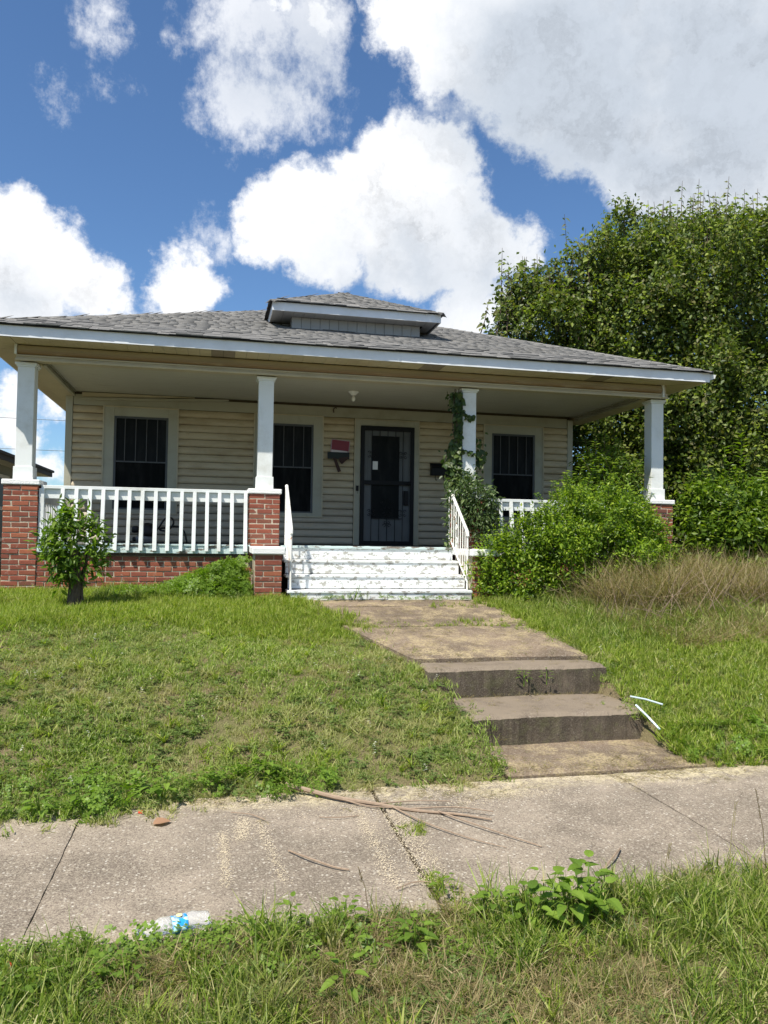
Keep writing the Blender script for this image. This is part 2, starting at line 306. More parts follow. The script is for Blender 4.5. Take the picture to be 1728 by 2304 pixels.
def tag(o,label=None,cat=None,group=None,kind=None):
    for k,v in (('label',label),('category',cat),('group',group),('kind',kind)):
        if v: o[k]=v
    return o
def thing(name,loc,label,cat,group=None,world=False,rotz=0):
    o=bpy.data.objects.new(name,None); COL.objects.link(o); o.location=loc; o.empty_display_size=.1; o.rotation_euler[2]=rotz
    if world: o['_off']=tuple(loc)
    return tag(o,label,cat,group)
def box(name,m,parent,x0,x1,y0,y1,z0,z1,bevel=0): return MB().box(x0,x1,y0,y1,z0,z1).obj(name,m,parent,bevel=bevel)

def fastmesh(name,V,F,m,attr=None,smooth=False):
    """V (n,3), F (k,c) same corner count"""
    me=bpy.data.meshes.new(name); me.vertices.add(len(V)); me.vertices.foreach_set('co',np.asarray(V,np.float32).ravel())
    k,c=F.shape; me.loops.add(k*c); me.loops.foreach_set('vertex_index',np.asarray(F,np.int32).ravel())
    me.polygons.add(k); me.polygons.foreach_set('loop_start',np.arange(0,k*c,c,dtype=np.int32))
    if m: me.materials.append(MATS[m])
    me.update(calc_edges=True)
    if attr is not None:
        a=me.attributes.new('rnd','FLOAT','FACE'); a.data.foreach_set('value',np.asarray(attr,np.float32))
    return me
def merged(bv,bf,P,R,S,rn):
    """copies of base (bv,bf) at P with rotation R(n,3,3), scale S -> V,F,attr"""
    n=len(P); V=np.einsum('nij,vj->nvi',R,bv)*S[:,None,None]+P[:,None,:]
    F=(bf[None,:,:]+(np.arange(n)*len(bv))[:,None,None]).reshape(-1,bf.shape[1])
    return V.reshape(-1,3),F,np.repeat(rn,len(bf))
def basis(d,nrm):
    """rotation with local y=d (leaf axis), z about nrm"""
    d=d/np.linalg.norm(d,axis=1,keepdims=True); x=np.cross(d,nrm); x/=np.linalg.norm(x,axis=1,keepdims=True)+1e-9
    z=np.cross(x,d); return np.stack([x,d,z],axis=2)
def unit(n):
    v=npr.normal(size=(n,3)); return v/np.linalg.norm(v,axis=1,keepdims=True)
LEAF2=(np.array([(0,0,0),(.30,.42,.07),(0,1,-.10),(-.30,.42,.07)],float),np.array([(0,1,2),(0,2,3)]))
SLIM3=(np.array([(0,0,0),(.24,.42,.05),(0,1,-.12),(-.24,.42,.05)],float),np.array([(0,1,2),(0,2,3)]))
SLIM2=(np.array([(0,0,0),(.17,.45,.05),(0,1,-.12),(-.17,.45,.05)],float),np.array([(0,1,2),(0,2,3)]))
def leafmesh(name,m,wd=.32,fold=.10,droop=.25,heart=False):
    """one good leaf: 5 stations, folded along the midrib and curved"""
    prof=[(0,.02),(.08,.75 if heart else .45),(.3,1.0),(.6,.78),(.85,.36),(1,.0)]
    v=[];f=[]
    for y,wv in prof:
        z=-droop*y*y; v+=[(-wd*wv,y,z+fold*wv),(0,y,z),(wd*wv,y,z+fold*wv)]
    for i in range(len(prof)-1):
        a=i*3; f+=[(a,a+1,a+4,a+3),(a+1,a+2,a+5,a+4)]
    me=bpy.data.meshes.new(name); me.from_pydata(v,[],f); me.materials.append(MATS[m]); me.update(); return me
def cull(P,margin=.18,back=0):
    """keeps what the photograph's side of the place can see, with a generous margin"""
    d=P-np.array(CAMPOS); z=d@np.array(CF); x=(d@np.array(CR))/np.maximum(z,.1)*1710.4/864; y=(d@np.array(CU))/np.maximum(z,.1)*1710.4/1152
    return (z>.3)&(np.abs(x)<1+margin)&(np.abs(y)<1+margin)

# ------------------------------------------------ ground
def ss(a,b,x): 
    t_=np.clip((x-a)/(b-a),0,1); return t_*t_*(3-2*t_)
YK=[-60,-9.6,-9.1,-7.36,-7.20,-7.13,-5.56,-5.46,-5.25,-4.6,-3.9,-3.0,-2.0,-1.0,3,30]
ZK=[-1.62,-1.62,-1.50,-1.475,-1.49,-1.58,-1.58,-1.49,-1.44,-1.24,-1.055,-.93,-.78,-.665,-.62,-.62]
def H(x,y,raw=False):
    x=np.asarray(x,float); y=np.asarray(y,float); z=np.interp(y,YK,ZK)
    nz=(np.sin(x*2.1+y*1.3)+np.sin(x*.9-y*2.7+1)+.6*np.sin(x*5.2+y*3.9+2)+.4*np.sin(x*8.3-y*7.1))*.012
    z=z+nz*(1-ss(-5.2,-5.45,y)*ss(-7.33,-7.2,y))
    z=z+.09*ss(3.2,1.4,x)*ss(-5.3,-3.8,y)*ss(-1.2,-2.6,y)          # the yard swells a little away from the path
    z=z+.14*ss(6.4,8.2,x)*ss(-5.2,-3.6,y)
    z=z-.6*ss(-1,-14,x)*ss(40,0,np.abs(y+4))-.0
    if not raw:
        xl2=np.where(y<-4.75,4.42,np.where(y<-4.06,4.37,4.23)); ins=ss(0,.12,x-xl2)*ss(5.92,5.78,x)*ss(-5.5,-5.4,y)*ss(-3.9,-4.0,y)
        xl=np.interp(y,[-3.9,-2.4,-1.3],[4.22,3.8,3.4]); ins2=ss(-.02,.16,x-xl)*ss(5.92,5.80,x)*ss(-4.05,-3.95,y)*ss(-.85,-.95,y); ins3=0*ss(5.92,5.80,x)*ss(-2.3,-2.2,y)*ss(-.85,-.95,y)
        z=z-.32*ins-.09*np.maximum(ins2,ins3)
    return z
def axis(a,b,step,far):
    c=list(np.arange(a,b,step)); s=step; lo=[];v=a
    while v>-far: s*=1.35; v-=s; lo.append(v)
    s=step; hi=[]; v=c[-1]
    while v<far: s*=1.35; v+=s; hi.append(v)
    return np.array(lo[::-1]+c+hi)
gx=axis(-3,13,.10,600); gy=axis(-9.8,3,.07,600)
XX,YY=np.meshgrid(gx,gy); ZZ=H(XX,YY)
V=np.stack([XX.ravel(),YY.ravel(),ZZ.ravel()],1); nx=len(gx); ny=len(gy)
I=(np.arange(ny-1)[:,None]*nx+np.arange(nx-1)[None,:]).ravel(); F=np.stack([I,I+1,I+nx+1,I+nx],1)
g=link('ground',fastmesh('ground',V,F,'soil')); g.data.polygons.foreach_set('use_smooth',[True]*len(g.data.polygons)); tag(g,kind='structure')

# street kerb and road behind the photographer's feet
kb=tag(MB().box(-40,50,-9.32,-9.12,-1.75,-1.47).obj('kerb','step_concrete'),kind='structure')
rdm=tag(MB().add([(-40,-17,-1.60),(50,-17,-1.60),(50,-9.32,-1.60),(-40,-9.32,-1.60)],[(0,1,2,3)]).obj('road','asphalt'),kind='structure')

# sidewalk of cast slabs, joints open between them
def slab(name,m,parent,x0,x1,y0,y1,z0,z1,nx=24,ny=20,rough=.0025,edge=.012,chip=.3):
    """slab with slightly chipped, rounded edges"""
    v=[];f=[]
    for j in range(ny+1):
        for i in range(nx+1):
            a=i/nx;b=j/ny; ex=min(a,1-a)*(x1-x0); ey=min(b,1-b)*(y1-y0); e=min(ex,ey)
            z=z1-edge*max(0,1-e/.03) - (edge*.5*max(0,math.sin(a*31+x0*3)*math.sin(a*73+b*41)-.55) if e<.02 else 0)
            jx=((rnd.random()-.5)*.005+.006*chip*math.sin(b*37+x0*5)*math.sin(b*11)) if i in(0,nx) else 0; jy=((rnd.random()-.5)*.006+.006*chip*math.sin(a*41+y0*3)*math.sin(a*13+1)) if j in(0,ny) else 0; e+=0
            v.append((x0+(x1-x0)*a+jx,y0+(y1-y0)*b+jy,z+rough*math.sin(a*9+b*5+x0)+(rnd.random()-.5)*.0006))
    for j in range(ny):
        for i in range(nx): a=j*(nx+1)+i; f.append((a,a+1,a+nx+2,a+nx+1))
    rim=[i for i in range(nx+1)]+[j*(nx+1)+nx for j in range(1,ny+1)]+[ny*(nx+1)+i for i in range(nx-1,-1,-1)]+[j*(nx+1) for j in range(ny-1,0,-1)]
    b=len(v); 
    for r_ in rim: v.append((v[r_][0],v[r_][1],z0))
    n=len(rim)
    for k in range(n): f.append((rim[(k+1)%n],rim[k],b+k,b+(k+1)%n))
    return MB().add(v,f).obj(name,m,parent)
sw=tag(MB().box(-16,22,-7.14,-5.50,-1.72,-1.522).obj('sidewalk','joint_dirt_lap_shade'),kind='structure')
xs=[-3.55+1.75*i for i in range(10)]
for i in range(9): slab('sidewalk_slab','sidewalk',sw,xs[i]+(.014 if i==4 else .002),xs[i+1]-(.014 if i==3 else .002),-7.155,-5.49,-1.60,-1.50+.003*((i*7)%3-1),edge=.006)
# chalky dust drifts that footsteps and wheels dragged over the slabs
def streak(pts,wid,n=90):
    mb=MB()
    for k in range(n):
        a=rnd.random()*(len(pts)-1); i=int(a); u=a-i; x=pts[i][0]*(1-u)+pts[i+1][0]*u+rnd.gauss(0,wid); y=pts[i][1]*(1-u)+pts[i+1][1]*u+rnd.gauss(0,wid)
        s=.0012+rnd.random()*.0026; th=rnd.random()*6.28; h=.0003+rnd.random()*.0005
        p=[(x+s*math.cos(th+q*1.5708)*(.6+.8*rnd.random()),y+s*math.sin(th+q*1.5708)*(.6+.8*rnd.random()),-1.4985) for q in range(4)]
        mb.add(p+[(x,y,-1.4965+h)],[(0,1,4),(1,2,4),(2,3,4),(3,0,4)])
    return mb
mb=MB()
for pts,wd,n in (([(2.50,-6.10),(2.51,-6.75)],.010,420),([(2.62,-5.92),(2.60,-6.22)],.016,420),([(2.70,-5.96),(2.78,-6.78)],.010,330),([(3.30,-5.75),(3.29,-6.9)],.016,700),([(3.47,-5.9),(3.45,-6.95)],.022,800),([(3.54,-5.9),(3.54,-6.8)],.015,350),([(3.9,-5.9),(4.3,-5.78),(4.6,-5.8)],.03,400)):
    q=streak(pts,wd*1.7,int(n*1.7)); mb.add(q.v,q.f)
st=mb.obj('dust_streaks','dust',sw); tag(st,kind='stuff')
# grains and debris along the far edge of the sidewalk
P=[]; 
n=9000; ex=npr.uniform(0,7.5,n); ey=-5.52-np.abs(npr.normal(0,.17,n))*(1+.6*np.sin(ex*2.3)); k=(ey>-6.6)
V_,F_,A_=merged(np.array([(-.5,-.5,0),(.5,-.4,0),(.4,.5,0),(-.5,.5,0),(0,0,.5)],float),np.array([(0,1,4),(1,2,4),(2,3,4),(3,0,4)]),np.stack([ex,ey,np.full(n,-1.4995)],1)[k],basis(np.stack([np.cos(ex*99),np.sin(ex*99),0*ex],1)[k],np.tile((0,0,1.),(k.sum(),1))),(npr.uniform(.002,.0065,n))[k],npr.rand(n)[k])
gr=link('grit',fastmesh('grit',V_,F_,'dust',A_)); tag(gr,'pale dry grit and clippings drifted along the lawn side of the sidewalk','grit',kind='stuff')

# garden path and the two concrete steps
gp=tag(MB().box(4.5,5.8,-5.46,-4.8,-1.66,-1.56).obj('garden_path','soil'),kind='structure')
slab('path_slab','path_concrete',gp,4.42,5.95,-5.48,-4.70,-1.60,-1.475,20,10)
def slopeslab(x0,x1,y0,y1,z0,z1,lx=None):
    o=slab('path_slab','path_concrete',gp,x0,x1,y0,y1,-.2,0,24,16)
    for v in o.data.vertices:
        u=(v.co.y-y0)/(y1-y0); 
        if lx is not None: v.co.x=x1-(x1-v.co.x)*((x1-lx)*(1-u)+(x1-x0)*u)/(x1-x0)
        v.co.z+=z0+(z1-z0)*u
slopeslab(3.80,5.93,-3.70,-2.42,-.955,-.815,4.22); slopeslab(3.40,5.93,-2.40,-1.3,-.812,-.70,3.80); slopeslab(3.35,5.93,-1.28,-.86,-.697,-.662,3.40)
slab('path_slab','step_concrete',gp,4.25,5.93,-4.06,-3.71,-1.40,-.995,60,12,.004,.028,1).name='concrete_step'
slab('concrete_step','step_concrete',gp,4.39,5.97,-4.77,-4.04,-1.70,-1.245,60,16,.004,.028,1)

# ------------------------------------------------ the house
HOUSE=thing('house',(4.55,0,-.66),'cream single storey bungalow with deep front porch and grey hip roof','house',world=True)
def part(name,m,x0,x1,y0,y1,z0,z1,parent=HOUSE,bevel=.004):
    o=box(name,m,parent,x0,x1,y0,y1,z0,z1,bevel)
    if parent is HOUSE: o['_off']=None
    return o
def sub(name,m,parent,x0,x1,y0,y1,z0,z1,bevel=0): return box(name,m,parent,x0,x1,y0,y1,z0,z1,bevel)
def hpart(mb,name,m,parent=HOUSE,**k): return mb.obj(name,m,parent,**k)
DW_=2.489
# wall core with openings left behind the windows is not needed: panes stand proud of it
wall=hpart(MB().box(.12,8.77,DW_,11.9,-.66,2.42),'wall','joint_dirt_lap_shade')  # core coloured dark so the gaps between siding boards read as lap shadow
PROF=[(0,0),(-.014,.002),(-.030,.014),(-.038,.036),(-.034,.064),(-.021,.094),(-.006,.1165),(0,.1165)]
def board(x0,x1,z,parent=wall):
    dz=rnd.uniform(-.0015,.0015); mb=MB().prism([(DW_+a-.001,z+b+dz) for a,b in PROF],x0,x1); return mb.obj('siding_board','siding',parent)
segs_all=[(.17,4.73),(5.905,8.71)]; segs_win=[(.17,.625),(1.805,3.025),(4.20,4.73),(5.905,7.085),(8.245,8.71)]
nb=0
for i in range(18):
    z=.002+i*.1215
    for a,b in (segs_all if z+.1215<=.49 else segs_win): board(a,b,z)
sub('frieze_board','trim_cream',wall,.17,8.71,DW_-.02,DW_-.001,2.192,2.36)
sub('corner_board','trim_cream',wall,.06,.165,DW_-.04,DW_+.06,-.02,2.34,.004); sub('corner_board','trim_cream',wall,8.715,8.82,DW_-.04,DW_+.06,-.02,2.34,.004)
# side wall courses, seen only at an angle
for xw,sgn in ((.12,-1),(8.77,1)):
    mb=MB()
    for i in range(24): mb.prism([(xw+sgn*(-a)*1.0,-.1+i*.1055+b*.87) if sgn>0 else (xw+a,-.1+i*.1055+b*.87) for a,b in PROF],DW_+.08,11.9,'y')
    tag(mb.obj('side_siding','siding',wall),kind='stuff')
# porch ceiling, sagging trim strip at the wall
ceil=hpart(MB().box(.16,8.88,.24,DW_-.002,2.405,2.43),'porch_ceiling','ceiling')
hpart(MB().prism([(.30,2.39),(.30,2.318),(2.05,2.385),(2.05,2.397)],DW_-.05,DW_-.025,'y'),'sagging_trim','soffit',ceil)
hpart(MB().prism([(.30,2.300),(1.2,2.325),(2.1,2.372),(2.6,2.385),(2.6,2.36),(1.2,2.29),(.30,2.262)],DW_-.075,DW_-.055,'y'),'sagging_trim','trim_cream',ceil)
# beams
bm_=hpart(MB().box(-.09,9.16,.012,.22,2.345,2.5295),'porch_beam','soffit')
hpart(MB().prism([(.012,2.40),(-.010,2.402),(-.030,2.42),(-.036,2.445),(-.030,2.475),(-.012,2.518),(.012,2.5295)],-.085,9.07),'beam_siding','beam_stained',bm_)
sub('beam_trim','soffit',bm_,-.10,9.17,-.022,.010,2.378,2.399,.003); sub('beam_trim','soffit',bm_,-.10,9.17,-.008,.011,2.358,2.377,.002)
sub('beam_trim','soffit',bm_,-.11,9.18,-.018,.012,2.326,2.356,.003); sub('beam_end_trim','white_paint',bm_,9.072,9.10,-.045,.011,2.345,2.53,.002); sub('beam_end_trim','white_paint',bm_,-.115,-.087,-.045,.011,2.40,2.53,.002)
for (x0,x1,s) in ((-.09,.165,1),(8.87,9.16,-1)):
    b=hpart(MB().box(x0,x1,.221,DW_+.4,2.325,2.5295),'side_beam','soffit')
    xi=x1 if s>0 else x0
    for k,(dz,dx) in enumerate(((2.395,.05),(2.365,.03),(2.327,.045))): sub('beam_trim','trim_cream',b,min(xi,xi+s*dx),max(xi,xi+s*dx),.24,DW_-.08,dz-.012,dz+.012,.003)
# soffit of separate grooved panels
EL,ER,EF=-.515,9.62,-.402
sf=hpart(MB().box(EL+.03,ER-.03,EF+.02,.0,2.545,2.555),'soffit','roof_felt')
x=-.09; k=0; vents=(2.45,2.60,5.28,5.43,7.82,7.98)
while x<9.10:
    isv=any(abs(x+.075-v)<.075 for v in vents)
    sub('soffit_panel','soffit_vent' if isv else 'soffit',sf,x+.002,x+.149,EF+.021,-.002,2.530+rnd.uniform(0,.0025),2.543); x+=.1512
hpart(MB().add([(EL+.02,EF+.02,2.531),(-.095,EF+.02,2.531),(-.095,-.002,2.531)],[(0,1,2)]),'soffit_corner','soffit',sf); hpart(MB().add([(9.13,EF+.02,2.531),(ER-.02,EF+.02,2.531),(9.13,-.002,2.531)],[(0,1,2)]),'soffit_corner','soffit',sf)
for x0,x1 in ((EL+.02,-.0925),(9.165,ER-.02)):
    y=-.0; 
    hpart(MB().add([(x0,EF+.02,2.531),(x1,-.0,2.531),(x0,-.0,2.531)] if x0<0 else [(x1,EF+.02,2.531),(x1,-.0,2.531),(x0,-.0,2.531)],[(0,1,2)]),'soffit_corner','soffit',sf)
    while y<5.5: sub('soffit_panel','soffit',sf,x0,x1,y+.003,y+.30,2.531,2.543); y+=.303
    sub('side_soffit','soffit',sf,x0,x1,y,12.2,2.531,2.543)
# fascia boards
fa=hpart(MB().box(EL,ER,EF,EF+.018,2.533,2.674),'fascia','fascia_white',bevel=.003)
for (a,b) in ((EL,3.0),): pass
sub('fascia_cover','fascia_white',fa,EL-.002,1.62,EF-.004,EF-.0005,2.531,2.676); sub('fascia_cover','fascia_white',fa,4.86,ER+.002,EF-.004,EF-.0005,2.531,2.676)
hpart(MB().box(EL,EL+.018,EF+.019,12.3,2.533,2.674),'side_fascia','fascia_white'); hpart(MB().box(ER-.018,ER,EF+.019,12.3,2.533,2.674),'side_fascia','fascia_white')
hpart(MB().prism([(ER+.003,2.56),(ER+.11,2.60),(ER+.13,2.655),(ER+.003,2.665)],EF+.02,12.2,'y'),'side_gutter','white_paint')
# roof: hip, then courses of individual shingles
SL=.40; XC=(EL+ER)/2; HW=(ER-EL)/2+.03; Y0=EF-.035; Z0=2.68; YR=Y0+HW; ZR=Z0+SL*HW
a_,b_=(XC-HW,XC+HW); YB=12.6
roof=hpart(MB().add([(a_,Y0,Z0),(b_,Y0,Z0),(b_,YB,Z0),(a_,YB,Z0),(XC,YR,ZR),(XC,YB-HW,ZR),(a_,Y0,Z0-.012),(b_,Y0,Z0-.012),(b_,YB,Z0-.012),(a_,YB,Z0-.012)],
    [(0,1,4),(1,2,5,4),(2,3,5),(3,0,4,5),(7,6,9,8),(0,6,7,1),(1,7,8,2),(2,8,9,3),(3,9,6,0)]),'roof','roof_felt')
CS=1/math.sqrt(1+SL*SL); EXP=.140
def tab(u0,u1,s0,s1,th,frame,sag=0,t0=None,t1=None):
    """wedge shaped shingle: u along the eave, s up the slope"""
    o,eu,es,en=frame; 
    def p(u,s,h): return tuple(o+eu*u+es*s+en*h)
    j=lambda:rnd.uniform(-.003,.003)
    j0,j1=j(),j(); t0=u0 if t0 is None else max(u0,t0); t1=u1 if t1 is None else max(t0+.001,min(u1,t1))
    return [p(u0,s0+j0,.004+sag),p(u1,s0+j1,.004+sag),p(t1,s1,.002),p(t0,s1,.002),p(u0,s0+j0,.004+th+sag),p(u1,s0+j1,.004+th+sag),p(t1,s1,.005),p(t0,s1,.005)]
TF=[(0,1,5,4),(1,2,6,5),(3,0,4,7),(4,5,6,7)]
def courses(frame,width,slope_len,parts_parent,max_parts,stuff_parent,name,hipk,blockers=None,exp=EXP,start=0,seed=1,ends=(1,1)):
    r=random.Random(seed); cnt=0; V=[];F=[];A=[]; row=0; s=-.02
    while s<slope_len-.05:
        inset=max(0,s)*hipk*ends[0]; u=inset-r.random()*.15; u1m=width-max(0,s)*hipk*ends[1]
        while u<u1m:
            w_=r.choice((.10,.13,.16,.2,.25)) + r.uniform(-.02,.02); a,b=max(u,inset),min(u+w_,u1m); u+=w_
            if b-a<.03: continue
            if blockers and blockers((a+b)/2,s): continue
            th=r.choice((.006,.007,.012,.016)); sag=(.006*math.sin((a+b)*1.3+row)+.004*math.sin((a+b)*4.1) if row<2 else .003*math.sin((a+b)*2+row*1.7))
            vs=tab(a+.0015,b-.0015,s,s+exp*1.5,th,frame,max(sag,-.003),max(0,s+exp*1.5)*hipk*ends[0],width-max(0,s+exp*1.5)*hipk*ends[1])
            if cnt<max_parts:
                MB().add(vs,TF).obj('shingle','shingle',parts_parent); cnt+=1
            else:
                k=len(V); V+=vs; F+=[tuple(k+i for i in f) for f in TF]; A+=[r.random()]*4
        s+=exp; row+=1
    if V:
        me=fastmesh(name,np.array(V),np.array(F),'shingle',A); o=link(name,me,stuff_parent); tag(o,kind='stuff')
fr=(Vector((a_,Y0,Z0)),Vector((1,0,0)),Vector((0,CS,SL*CS)),Vector((0,-SL*CS,CS)))
DX0,DX1,DYF=3.50,5.52,1.12
def blk(u,s): 
    x=a_+u; y=Y0+s*CS; return DX0<x<DX1 and y>1.2 and y<3
courses(fr,2*HW,HW/CS,roof,292,roof,'shingle_courses',CS,blk,seed=3)
frl=(Vector((a_,YB,Z0)),Vector((0,-1,0)),Vector((CS,0,SL*CS)),Vector((-SL*CS,0,CS)))
courses(frl,YB-Y0,HW/CS,roof,0,roof,'side_shingles',CS,seed=5)
frr=(Vector((b_,Y0,Z0)),Vector((0,1,0)),Vector((-CS,0,SL*CS)),Vector((SL*CS,0,CS)))
courses(frr,YB-Y0,HW/CS,roof,0,roof,'side_shingles',CS,seed=6)
def ridgecaps(p0,p1,parent,w_=.13):
    p0,p1=Vector(p0),Vector(p1); L=(p1-p0).length; d=(p1-p0)/L; sd=d.cross(Vector((0,0,1))).normalized(); n=int(L/.15); mb=MB()
    for i in range(n):
        q=p0+d*(i*L/n); e=q+d*.24; h=.004+rnd.uniform(0,.004); dz=Vector((0,0,1))
        mb.add([q-sd*w_-dz*.030+dz*h,q+dz*(h+.012),q+sd*w_-dz*.030+dz*h,e-sd*w_-dz*.034,e+dz*.008,e+sd*w_-dz*.034,
                q-sd*w_-dz*.038,q+dz*.002,q+sd*w_-dz*.038],[(0,1,4,3),(1,2,5,4),(6,7,1,0),(7,8,2,1)])
    o=mb.obj('ridge_caps','shingle',parent); tag(o,kind='stuff')
ridgecaps((a_,Y0,Z0),(XC,YR,ZR),roof); ridgecaps((b_,Y0,Z0),(XC,YR,ZR),roof); ridgecaps((XC,YR,ZR),(XC,YB-HW,ZR),roof)
# dormer
dm=hpart(MB().box(DX0+.012,DX1-.012,DYF+.012,3.0,3.25,3.5),'dormer','roof_felt')
nP=14; 
for i in range(nP):
    x0=DX0+(DX1-DX0)*i/nP; sub('dormer_panel','dormer_white',dm,x0+.003,x0+(DX1-DX0)/nP-.003,DYF-.008+rnd.uniform(-.003,.003),DYF+.010,3.285+rnd.uniform(-.012,.012),3.475)
for xx in (DX0,DX1-.012): 
    hpart(MB().prism([(DYF+.012,3.30),(DYF+.012,3.475),(1.60,3.475)],xx,xx+.012,'x'),'dormer_cheek','dormer_white',dm)
sub('flashing','gutter_grey',dm,DX0-.02,DX1+.02,DYF-.05,DYF-.01,3.262,3.285)
FX0,FX1,FY,FZ0,FZ1=3.18,5.78,.82,3.475,3.602
sub('dormer_fascia','fascia_white',dm,FX0,FX1,FY,FY+.016,FZ0,FZ1,.002)
for xx in (FX0,FX1-.016): hpart(MB().prism([(FY+.017,FZ0),(FY+.017,FZ1),(1.82,FZ1),(1.52,FZ0)],xx,xx+.016,'x'),'dormer_fascia','fascia_white',dm)
x=FX0+.018
while x<FX1-.1: sub('dormer_soffit','dormer_white',dm,x+.002,min(x+.156,FX1-.018),FY+.018,DYF-.009 if DX0-.1<x<DX1-.02 else 1.50,FZ0+.003+rnd.uniform(0,.002),FZ0+.012); x+=.158
SD=.47; dz0=FZ1+.004; dHW=(FX1-FX0)/2+.035; dxc=(FX0+FX1)/2; dY0=FY-.03; dzr=dz0+SD*dHW; dyb=4.2
dr=hpart(MB().add([(dxc-dHW,dY0,dz0),(dxc+dHW,dY0,dz0),(dxc,dY0+dHW,dzr),(dxc,dyb,dzr),(dxc-dHW,dyb,dz0),(dxc+dHW,dyb,dz0)],[(0,1,2),(1,5,3,2),(0,2,3,4),(0,4,5,1)]),'dormer_roof','roof_felt')
c2=1/math.sqrt(1+SD*SD)
courses((Vector((dxc-dHW,dY0,dz0)),Vector((1,0,0)),Vector((0,c2,SD*c2)),Vector((0,-SD*c2,c2))),2*dHW,dHW/c2,dr,26,dr,'shingle_courses',c2,seed=8)
courses((Vector((dxc-dHW,2.6,dz0)),Vector((0,-1,0)),Vector((c2,0,SD*c2)),Vector((-SD*c2,0,c2))),2.6-dY0,dHW/c2,dr,0,dr,'side_shingles',c2,seed=9,ends=(0,1))
courses((Vector((dxc+dHW,dY0,dz0)),Vector((0,1,0)),Vector((-c2,0,SD*c2)),Vector((SD*c2,0,c2))),2.6-dY0,dHW/c2,dr,0,dr,'side_shingles',c2,seed=10,ends=(1,0))
ridgecaps((dxc-dHW,dY0,dz0),(dxc,dY0+dHW,dzr),dr,.09); ridgecaps((dxc+dHW,dY0,dz0),(dxc,dY0+dHW,dzr),dr,.09); ridgecaps((dxc,dY0+dHW,dzr),(dxc,3.6,dzr),dr,.09)

# bricks: a few chipped variants share meshes
def brickmesh(lx,ly,lz,seed):
    r=random.Random(seed); bm=bmesh.new(); bmesh.ops.create_cube(bm,size=1)
    for v in bm.verts: v.co=Vector((v.co.x*lx,v.co.y*ly,v.co.z*lz))+Vector([r.uniform(-.0025,.0025) for _ in range(3)])
    bmesh.ops.bevel(bm,geom=list(bm.edges),offset=.004,segments=1,affect='EDGES',profile=.6)
    for v in bm.verts: v.co+=Vector([r.uniform(-.0012,.0012) for _ in range(3)])
    me=bpy.data.meshes.new('brick'); bm.to_mesh(me); bm.free(); me.materials.append(MATS['brick']); return me
BX=[brickmesh(.196,.095,.055,i) for i in range(5)]; BY=[brickmesh(.095,.196,.055,10+i) for i in range(5)]; BH=[brickmesh(.095,.095,.055,20+i) for i in range(3)]; BW=[brickmesh(.220,.095,.055,30+i) for i in range(4)]
STUFF_BRICKS={}
def brick(mesh_list,c,parent,stuff=None):
    me=rnd.choice(mesh_list); loc=Vector(c)+Vector((rnd.uniform(-.002,.002),rnd.uniform(-.003,.002),rnd.uniform(-.0015,.0015))); rz=rnd.uniform(-.012,.012)
    if stuff is not None: stuff.append((me,loc,rz)); return
    o=bpy.data.objects.new('brick',me); COL.objects.link(o); o.parent=parent
    off=parent.get('_o2'); o.location=loc; o.rotation_euler=(rnd.uniform(-.01,.01),0,rz)
    o.matrix_parent_inverse=Matrix.Identity(4)
def joinbricks(lst,name,parent):
    V=[];F=[];A=[]
    for me,loc,rz in lst:
        k=len(V); R=Matrix.Rotation(rz,3,'Z'); V+=[tuple(R@v.co+loc) for v in me.vertices]; q=rnd.random()
        for p in me.polygons: F.append(tuple(k+i for i in p.vertices)); A.append(q)
    me=bpy.data.meshes.new(name); me.from_pydata(V,[],F); me.materials.append(MATS['brick']); me.attributes.new('rnd','FLOAT','FACE').data.foreach_set('value',A); me.update()
    o=link(name,me,parent); tag(o,kind='stuff')
# (bricks are placed in the house's world frame: their parents carry identity world transforms)
CH=.0677
def pier(cx,zt,zb,stuff=False,y0=0.0,s=.41,right=True,left=True):
    core=hpart(MB().box(cx-s/2+.005,cx+s/2-.005,y0+.005,y0+s-.005,zb,zt-.004),'brick_pier','mortar')
    lst=[] if stuff else None; n=int((zt-zb)/CH)+1
    for i in range(n):
        z=zt-.033-i*CH
        if z<zb-.02: break
        if i%2==0:
            brick(BX,(cx-.1045,y0+.0475,z),core,lst); brick(BX,(cx+.1045,y0+.0475,z),core,lst)
            if right: brick(BY,(cx+s/2-.0475,y0+.2,z),core,lst); brick(BH,(cx+s/2-.0475,y0+.36,z),core,lst)
            if left: brick(BY,(cx-s/2+.0475,y0+.2,z),core,lst)
        else:
            brick(BX,(cx,y0+.0475,z),core,lst)
            brick(BY,(cx+s/2-.0475,y0+.1,z),core,lst); brick(BY,(cx-s/2+.0475,y0+.1,z),core,lst)
            if right: brick(BY,(cx+s/2-.0475,y0+.308,z),core,lst)
            if left: brick(BY,(cx-s/2+.0475,y0+.308,z),core,lst)
    if stuff: joinbricks(lst,'brickwork',core)
    return core
X1,X2,X3,X4=0,3.074,6.016,9.075
def post(cx,core,capz,w_=.205):
    sub('pier_cap','cap_paint',core,cx-.228,cx+.228,-.018,.43,capz,capz+.068,.012)
    p=hpart(MB().box(cx-w_/2,cx+w_/2,.205-w_/2,.205+w_/2,capz+.24,2.27),'porch_post','white_paint',bevel=.005)
    sub('post_base','white_paint',p,cx-w_/2-.016,cx+w_/2+.016,.205-w_/2-.016,.205+w_/2+.016,capz+.069,capz+.24,.004)
    sub('post_collar','white_paint',p,cx-w_/2-.014,cx+w_/2+.014,.205-w_/2-.014,.205+w_/2+.014,2.2705,2.292,.004); sub('post_collar','white_paint',p,cx-w_/2-.03,cx+w_/2+.03,.205-w_/2-.03,.205+w_/2+.03,2.2925,2.324,.004)
c1=pier(X1,.735,-.70,left=False); post(X1,c1,.738)
